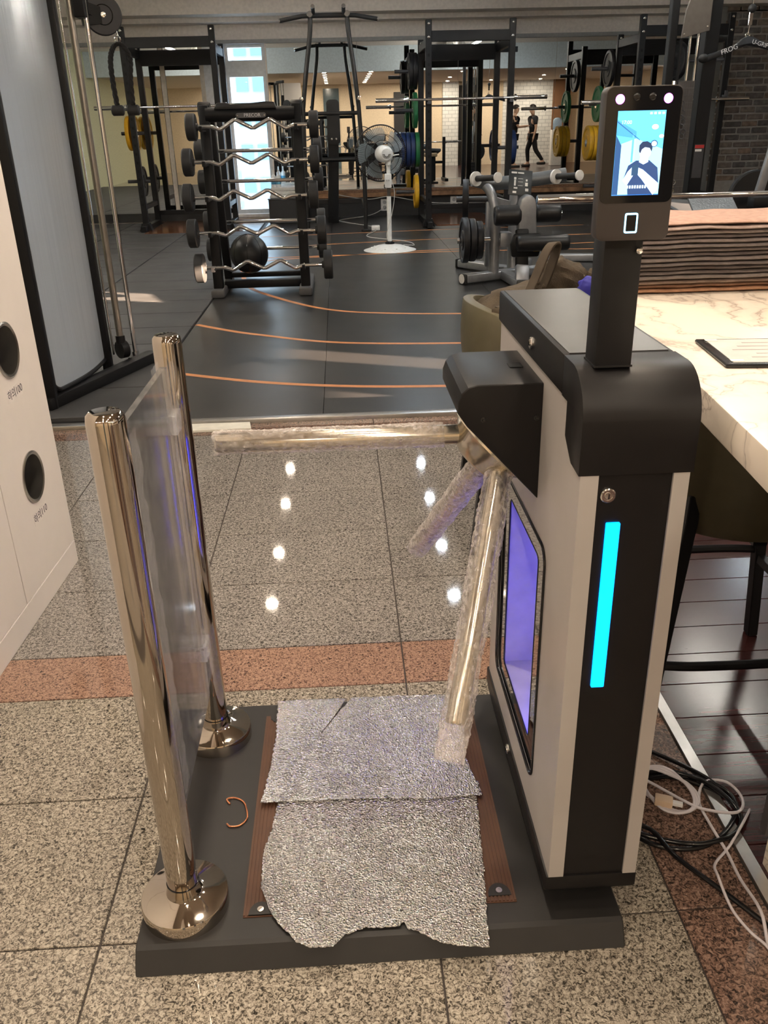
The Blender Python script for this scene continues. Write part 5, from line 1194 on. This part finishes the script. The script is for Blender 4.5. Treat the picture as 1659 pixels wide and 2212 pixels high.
MB().box(2.975, 3.03, 7.4960, 7.4975, 1.005, 1.022).build('label_white_band', WHITEPL, st)
MB().cyl((3.255, 7.40, 2.60), (3.255, 7.40, 2.05), .005, n=8).build('cable', CHROME, Fm)
MB().cyl((3.255, 7.36, 2.62), (3.255, 7.56, 2.62), .06, n=20).build('top_pulley', BLACK, Fm)
Hd = thing('pulldown_handle', 'black lettered wide-grip handle hanging on the lat machine', 'handle', (3.255, 7.40, 1.78))
MB().sphere((3.255, 7.40, 2.02), .032, n=14, m=8).build('rubber_stop', RUBBER, Hd)
MB().box(3.236, 3.268, 7.395, 7.405, 1.905, 2.00).build('link_plate', CHROME, Hd, .003, 1)
MB().cyl((3.252, 7.40, 1.91), (3.246, 7.40, 1.842), .005, n=8).build('hook_rod', CHROME, Hd)
MB().torus((3.246, 7.40, 1.838), .016, .005, (0, 1, 0), 18, 6).build('hook_ring', CHROME, Hd)
HB = M('handle_black', (.016, .017, .020), .4)
MB().plate([(3.246, 1.835), (3.205, 1.815), (3.16, 1.775), (2.93, 1.705), (2.905, 1.69), (2.93, 1.655), (3.15, 1.735), (3.25, 1.770), (3.35, 1.755), (3.60, 1.685), (3.60, 1.735), (3.36, 1.795), (3.29, 1.825)], 7.375, 7.425, 'xz').build('handle_bar', HB, Hd, .010, 2)
MB().sphere((2.915, 7.40, 1.685), .042, (1, .8, .8), 14, 8).build('grip_end', RUBBER, Hd)
TXW = M('letter_white', (.72, .73, .74), .5)
text('handle_text', 'FROG', .052, TXW, frame_m((3.105, 7.373, 1.741), (1, 0, .36), (-.36, 0, 1)), Hd, .0006)
text('handle_text', 'U-GRIP', .044, TXW, frame_m((3.345, 7.373, 1.776), (1, 0, -.27), (.27, 0, 1)), Hd, .0006)

# ---- grey column and exposed brick wall
struct('column', MB().box(5.14, 5.46, 13.20, 13.6, RZ, 2.66), M('column_grey', (.17, .17, .165), .7), label='slim grey column in front of the brick wall')
BW = struct('wall_brick', MB().box(5.46, 8.9, 13.30, 13.6, RZ, 2.66), M('mortar', (.30, .28, .26), .9, bump=.6, bscale=120))
bms = [M('brick_%d' % i, c, .9, var=.35, scale=14, bump=.9, bscale=60) for i, c in enumerate([(.16, .13, .115), (.12, .105, .10), (.19, .155, .13), (.10, .09, .088), (.21, .15, .115), (.15, .14, .135)])]
random.seed(11); z = .40; r = 0
while z < 2.62:
    x = 5.44 + (-.12 if r % 2 else -.02)
    while x < 6.75:
        w_ = random.uniform(.19, .29); x0, x1 = max(x, 5.465), min(x + w_ - .020, 6.77)
        if x1 - x0 > .04:
            y = 13.30 - random.uniform(.006, .026)
            MB().box(x0, x1, y, 13.31, z + random.uniform(0, .007), z + .072 + random.uniform(-.007, .005)).build('brick', bms[random.randrange(6)], BW, .008, 1)
        x += w_
    z += .092; r += 1

# ---- silver press machine at the brick wall
Pm = thing('press_machine', 'silver lever arm machine standing in front of the brick wall', 'gym machine', (3.1, 6.4, RZ))
MB().bar((3.02, 6.35, .72), (3.13, 6.35, 1.32), .060, .045, (0, 1, 0)).build('lever_arm', MACHGREY, Pm, .010, 2)
MB().tube([(3.13, 6.35, 1.30), (3.15, 6.35, 1.42), (3.16, 6.30, 1.48)], .026, 12).build('hand_grip', RUBBER, Pm)
MB().box(2.98, 3.30, 6.30, 6.42, .66, .73).build('lever_pivot', BLACK, Pm, .01, 2)
MB().box(3.16, 3.28, 6.30, 6.42, RZ, .68).build('frame_post', MACHGREY, Pm, .01, 2)
MB().box(2.95, 3.6, 6.2, 6.5, RZ, .08).build('base_frame', MACHGREY, Pm, .012, 2)
MB().lathe([(.19, -.03), (.20, -.02), (.20, .02), (.19, .03)], (3.12, 6.62, .70), (0, 1, 0), 28).build('round_pad', VINYL, Pm)
MB().cyl((3.12, 6.40, .70), (3.12, 6.60, .70), .03, n=12).build('pad_axle', BLACK, Pm)

# ================================================================== PEOPLE (behind the photographer, seen in the mirror)
def skinmesh(name, joints, edges, mat, parent, root, sub=2):
    keys = list(joints); me = bpy.data.meshes.new(name)
    me.from_pydata([joints[k][0] for k in keys], [(keys.index(a), keys.index(b)) for a, b in edges], [])
    o = link(name, me, parent); me.materials.append(mat)
    sk = o.modifiers.new('skin', 'SKIN'); sk.use_smooth_shade = True
    for i, k in enumerate(keys):
        r = joints[k][1]; me.skin_vertices[0].data[i].radius = r if isinstance(r, tuple) else (r, r)
        me.skin_vertices[0].data[i].use_root = (k == root)
    sb_ = o.modifiers.new('sub', 'SUBSURF'); sb_.levels = sub; sb_.render_levels = sub
    return o
SKIN = M('skin', (.55, .36, .26), .55); HAIR = M('hair_black', (.012, .010, .010), .6)
def person(loc, face, pose, shirt, pants, label, shorts=False):
    t = thing('person', label, 'person', loc)
    fx_, fy_ = math.cos(face), math.sin(face)
    def W(f, s_, z): return (loc[0] + f*fx_ - s_*fy_, loc[1] + f*fy_ + s_*fx_, loc[2] + z)
    p = dict(pose)
    B_ = {'pel': (W(0, 0, .93), (.135, .105)), 'waist': (W(.01, 0, 1.07), (.125, .095)), 'chest': (W(.0, 0, 1.30), (.155, .11)), 'shl': (W(-.01, 0, 1.42), (.10, .075)), 'neck': (W(.02, 0, 1.50), .052), 'head0': (W(.045, 0, 1.57), .075), 'head1': (W(.055, 0, 1.66), .095), 'head2': (W(.045, 0, 1.735), .075), 'nose': (W(.145, 0, 1.635), .018)}
    E2 = [('pel', 'waist'), ('waist', 'chest'), ('chest', 'shl'), ('shl', 'neck'), ('neck', 'head0'), ('head0', 'head1'), ('head1', 'head2'), ('head1', 'nose')]
    for sd, q in ((1, 'l'), (-1, 'r')):
        el, ha = p['el' + q], p['ha' + q]; kn, an = p['kn' + q], p['an' + q]
        B_['sh' + q] = (W(-.01, sd*.175, 1.40), .058); B_['el' + q] = (W(*el), .042); B_['wr' + q] = (W(*ha), .028)
        hv = Vector(W(*ha)) - Vector(W(*el)); hv.normalize()
        B_['pm' + q] = (tuple(Vector(W(*ha)) + hv*.06), (.038, .022))
        E2 += [('shl', 'sh' + q), ('sh' + q, 'el' + q), ('el' + q, 'wr' + q), ('wr' + q, 'pm' + q)]
        sdv = Vector((-fy_, fx_, 0))
        for fi in range(4):
            off = sdv*(.018*(fi - 1.5)); b0 = Vector(W(*ha)) + hv*.10 + off; B_['f%d' % fi + q] = (tuple(b0), .010); B_['g%d' % fi + q] = (tuple(b0 + hv*(.05, .06, .055, .042)[fi] + Vector((0, 0, -.012))), .008)
            E2 += [('pm' + q, 'f%d' % fi + q), ('f%d' % fi + q, 'g%d' % fi + q)]
        th0 = Vector(W(*ha)) + hv*.045 + sdv*(-sd*.035) ; B_['th' + q] = (tuple(th0), .012); B_['tt' + q] = (tuple(th0 + hv*.045 + sdv*(-sd*.01)), .009); E2 += [('pm' + q, 'th' + q), ('th' + q, 'tt' + q)]
        B_['hp' + q] = (W(0, sd*.09, .88), .088); B_['kn' + q] = (W(*kn), .056); B_['an' + q] = (W(*an), .038); B_['to' + q] = (W(an[0] + .17, an[1] + sd*.02, max(.025, an[2] - .05)), .034); B_['he' + q] = (W(an[0] - .04, an[1], max(.03, an[2] - .05)), .034)
        E2 += [('pel', 'hp' + q), ('hp' + q, 'kn' + q), ('kn' + q, 'an' + q), ('an' + q, 'to' + q), ('an' + q, 'he' + q)]
    skinmesh('body', B_, E2, SKIN, t, 'pel')
    g = 1.14
    def gr(k, f=1.14, add=.006):
        c, r = B_[k]; return (c, tuple(a*f + add for a in r) if isinstance(r, tuple) else r*f + add)
    Sj = {k: gr(k) for k in ('pel', 'waist', 'chest', 'shl')}; Se = [('pel', 'waist'), ('waist', 'chest'), ('chest', 'shl')]
    for q in 'lr':
        a, b_ = Vector(B_['sh' + q][0]), Vector(B_['el' + q][0])
        Sj['sh' + q] = (tuple(a), .075); Sj['sl' + q] = (tuple(a + (b_ - a)*.75), .066); Se += [('shl', 'sh' + q), ('sh' + q, 'sl' + q)]
    skinmesh('shirt', Sj, Se, shirt, t, 'chest')
    Pj = {'pel': gr('pel', 1.02, .004)}; Pe = []
    for q in 'lr':
        Pj['hp' + q] = gr('hp' + q, 1.1); Pj['kn' + q] = gr('kn' + q, 1.15, .012); Pe += [('pel', 'hp' + q), ('hp' + q, 'kn' + q)]
        if not shorts:
            a, b_ = Vector(B_['kn' + q][0]), Vector(B_['an' + q][0]); Pj['cf' + q] = (tuple(a + (b_ - a)*.93), .055); Pe.append(('kn' + q, 'cf' + q))
        sh_ = MB(); a = Vector(B_['he' + q][0]); b_ = Vector(B_['to' + q][0]); sh_.tube([a - (b_ - a)*.15, a, (a + b_)/2, b_, b_ + (b_ - a)*.18], [.03, .046, .046, .044, .028], 12).build('shoe', M('shoe_dark', (.03, .03, .03), .5), t)
    skinmesh('pants', Pj, Pe, pants, t, 'pel')
    h1 = Vector(B_['head1'][0]); f3 = Vector((fx_, fy_, 0)); s3 = Vector((-fy_, fx_, 0))
    hm = MB(); vs = []; n, m = 24, 12
    for i in range(m + 1):
        for k in range(n):
            t_ = (PI*.60)*i/m; a = 2*PI*k/n; c = math.cos(a)
            cut = t_ * (.70 if c > .5 else 1.0)
            vs.append(h1 + Vector((0, 0, .035)) - f3*.012 + f3*(.112*math.sin(cut)*c) + s3*(.098*math.sin(cut)*math.sin(a)) + Vector((0, 0, .098*math.cos(cut))))
    hm.add(vs, [(i*n+k, (i+1)*n+k, (i+1)*n+(k+1) % n, i*n+(k+1) % n) for i in range(m) for k in range(n)]).build('hair', HAIR, t)
    for sd in (1, -1):
        MB().sphere(h1 + s3*(sd*.096) - f3*.005 - Vector((0, 0, .015)), .026, (.5, .6, 1), 10, 6).build('ear', SKIN, t)
        MB().sphere(h1 + f3*.086 + s3*(sd*.034) + Vector((0, 0, -.002)), .011, (1, 1, .7), 8, 6).build('eye', M('eye_dark', (.02, .015, .012), .3), t)
    MB().sphere(h1 + f3*.090 - Vector((0, 0, .062)), .020, (.4, 1.1, .35), 10, 6).build('mouth', M('lip', (.40, .17, .14), .5), t)
    return t
TEE = M('tee_black', (.014, .014, .018), .85); GTEE = M('tee_olive_grey', (.075, .078, .062), .85); PANT = M('pants_black', (.012, .012, .014), .85)
walk = {'ell': (.02, .22, 1.12), 'hal': (.10, .21, .90), 'elr': (-.04, -.22, 1.12), 'har': (.02, -.22, .88), 'knl': (.14, .10, .50), 'anl': (.10, .10, .09), 'knr': (-.08, -.10, .49), 'anr': (-.34, -.10, .15)}
reach = {'ell': (.10, .21, 1.15), 'hal': (.34, .12, 1.18), 'elr': (.10, -.21, 1.15), 'har': (.34, -.12, 1.16), 'knl': (.03, .10, .49), 'anl': (0, .11, .08), 'knr': (.03, -.10, .49), 'anr': (0, -.11, .08)}
stand = {'ell': (.06, .21, 1.13), 'hal': (.26, .06, 1.02), 'elr': (.06, -.21, 1.13), 'har': (.26, -.06, 1.02), 'knl': (.02, .09, .49), 'anl': (0, .10, .08), 'knr': (.02, -.09, .49), 'anr': (0, -.10, .08)}
person((6.12, -1.4, .003), PI, walk, TEE, PANT, 'person in black shirt and trousers walking with head down, behind the photographer')
person((5.50, -1.35, .003), 0, reach, TEE, PANT, 'person in black shirt reaching forward with both hands, behind the photographer')
person((4.15, -1.4, .003), 0, stand, GTEE, M('shorts_dark', (.03, .025, .02), .85), 'person in olive grey shirt and dark shorts standing behind the photographer', True)

# water dispenser at the rear wall, seen in the mirror
Wd = thing('water_dispenser', 'white free-standing water dispenser by the timber panel', 'water dispenser', (7.0, -1.9, .003))
MB().box(6.82, 7.18, -2.1, -1.75, .003, 1.05).build('cabinet_body', WHITEPL, Wd, .02, 3)
MB().box(6.84, 7.16, -1.75, -1.735, .70, .98).build('tap_niche', M('niche_grey', (.4, .45, .5), .4), Wd, .006, 1)
for x in (6.94, 7.06): MB().cyl((x, -1.735, .90), (x, -1.70, .88), .014, n=10).build('tap', CHROME, Wd)
MB().lathe([(.12, 1.05), (.14, 1.08), (.14, 1.32), (.10, 1.38), (.04, 1.40), (0, 1.40)], (7.0, -1.93, 0), n=24).build('water_tank', M('tank_blue', (.45, .65, .85), .15, alpha=.6), Wd)
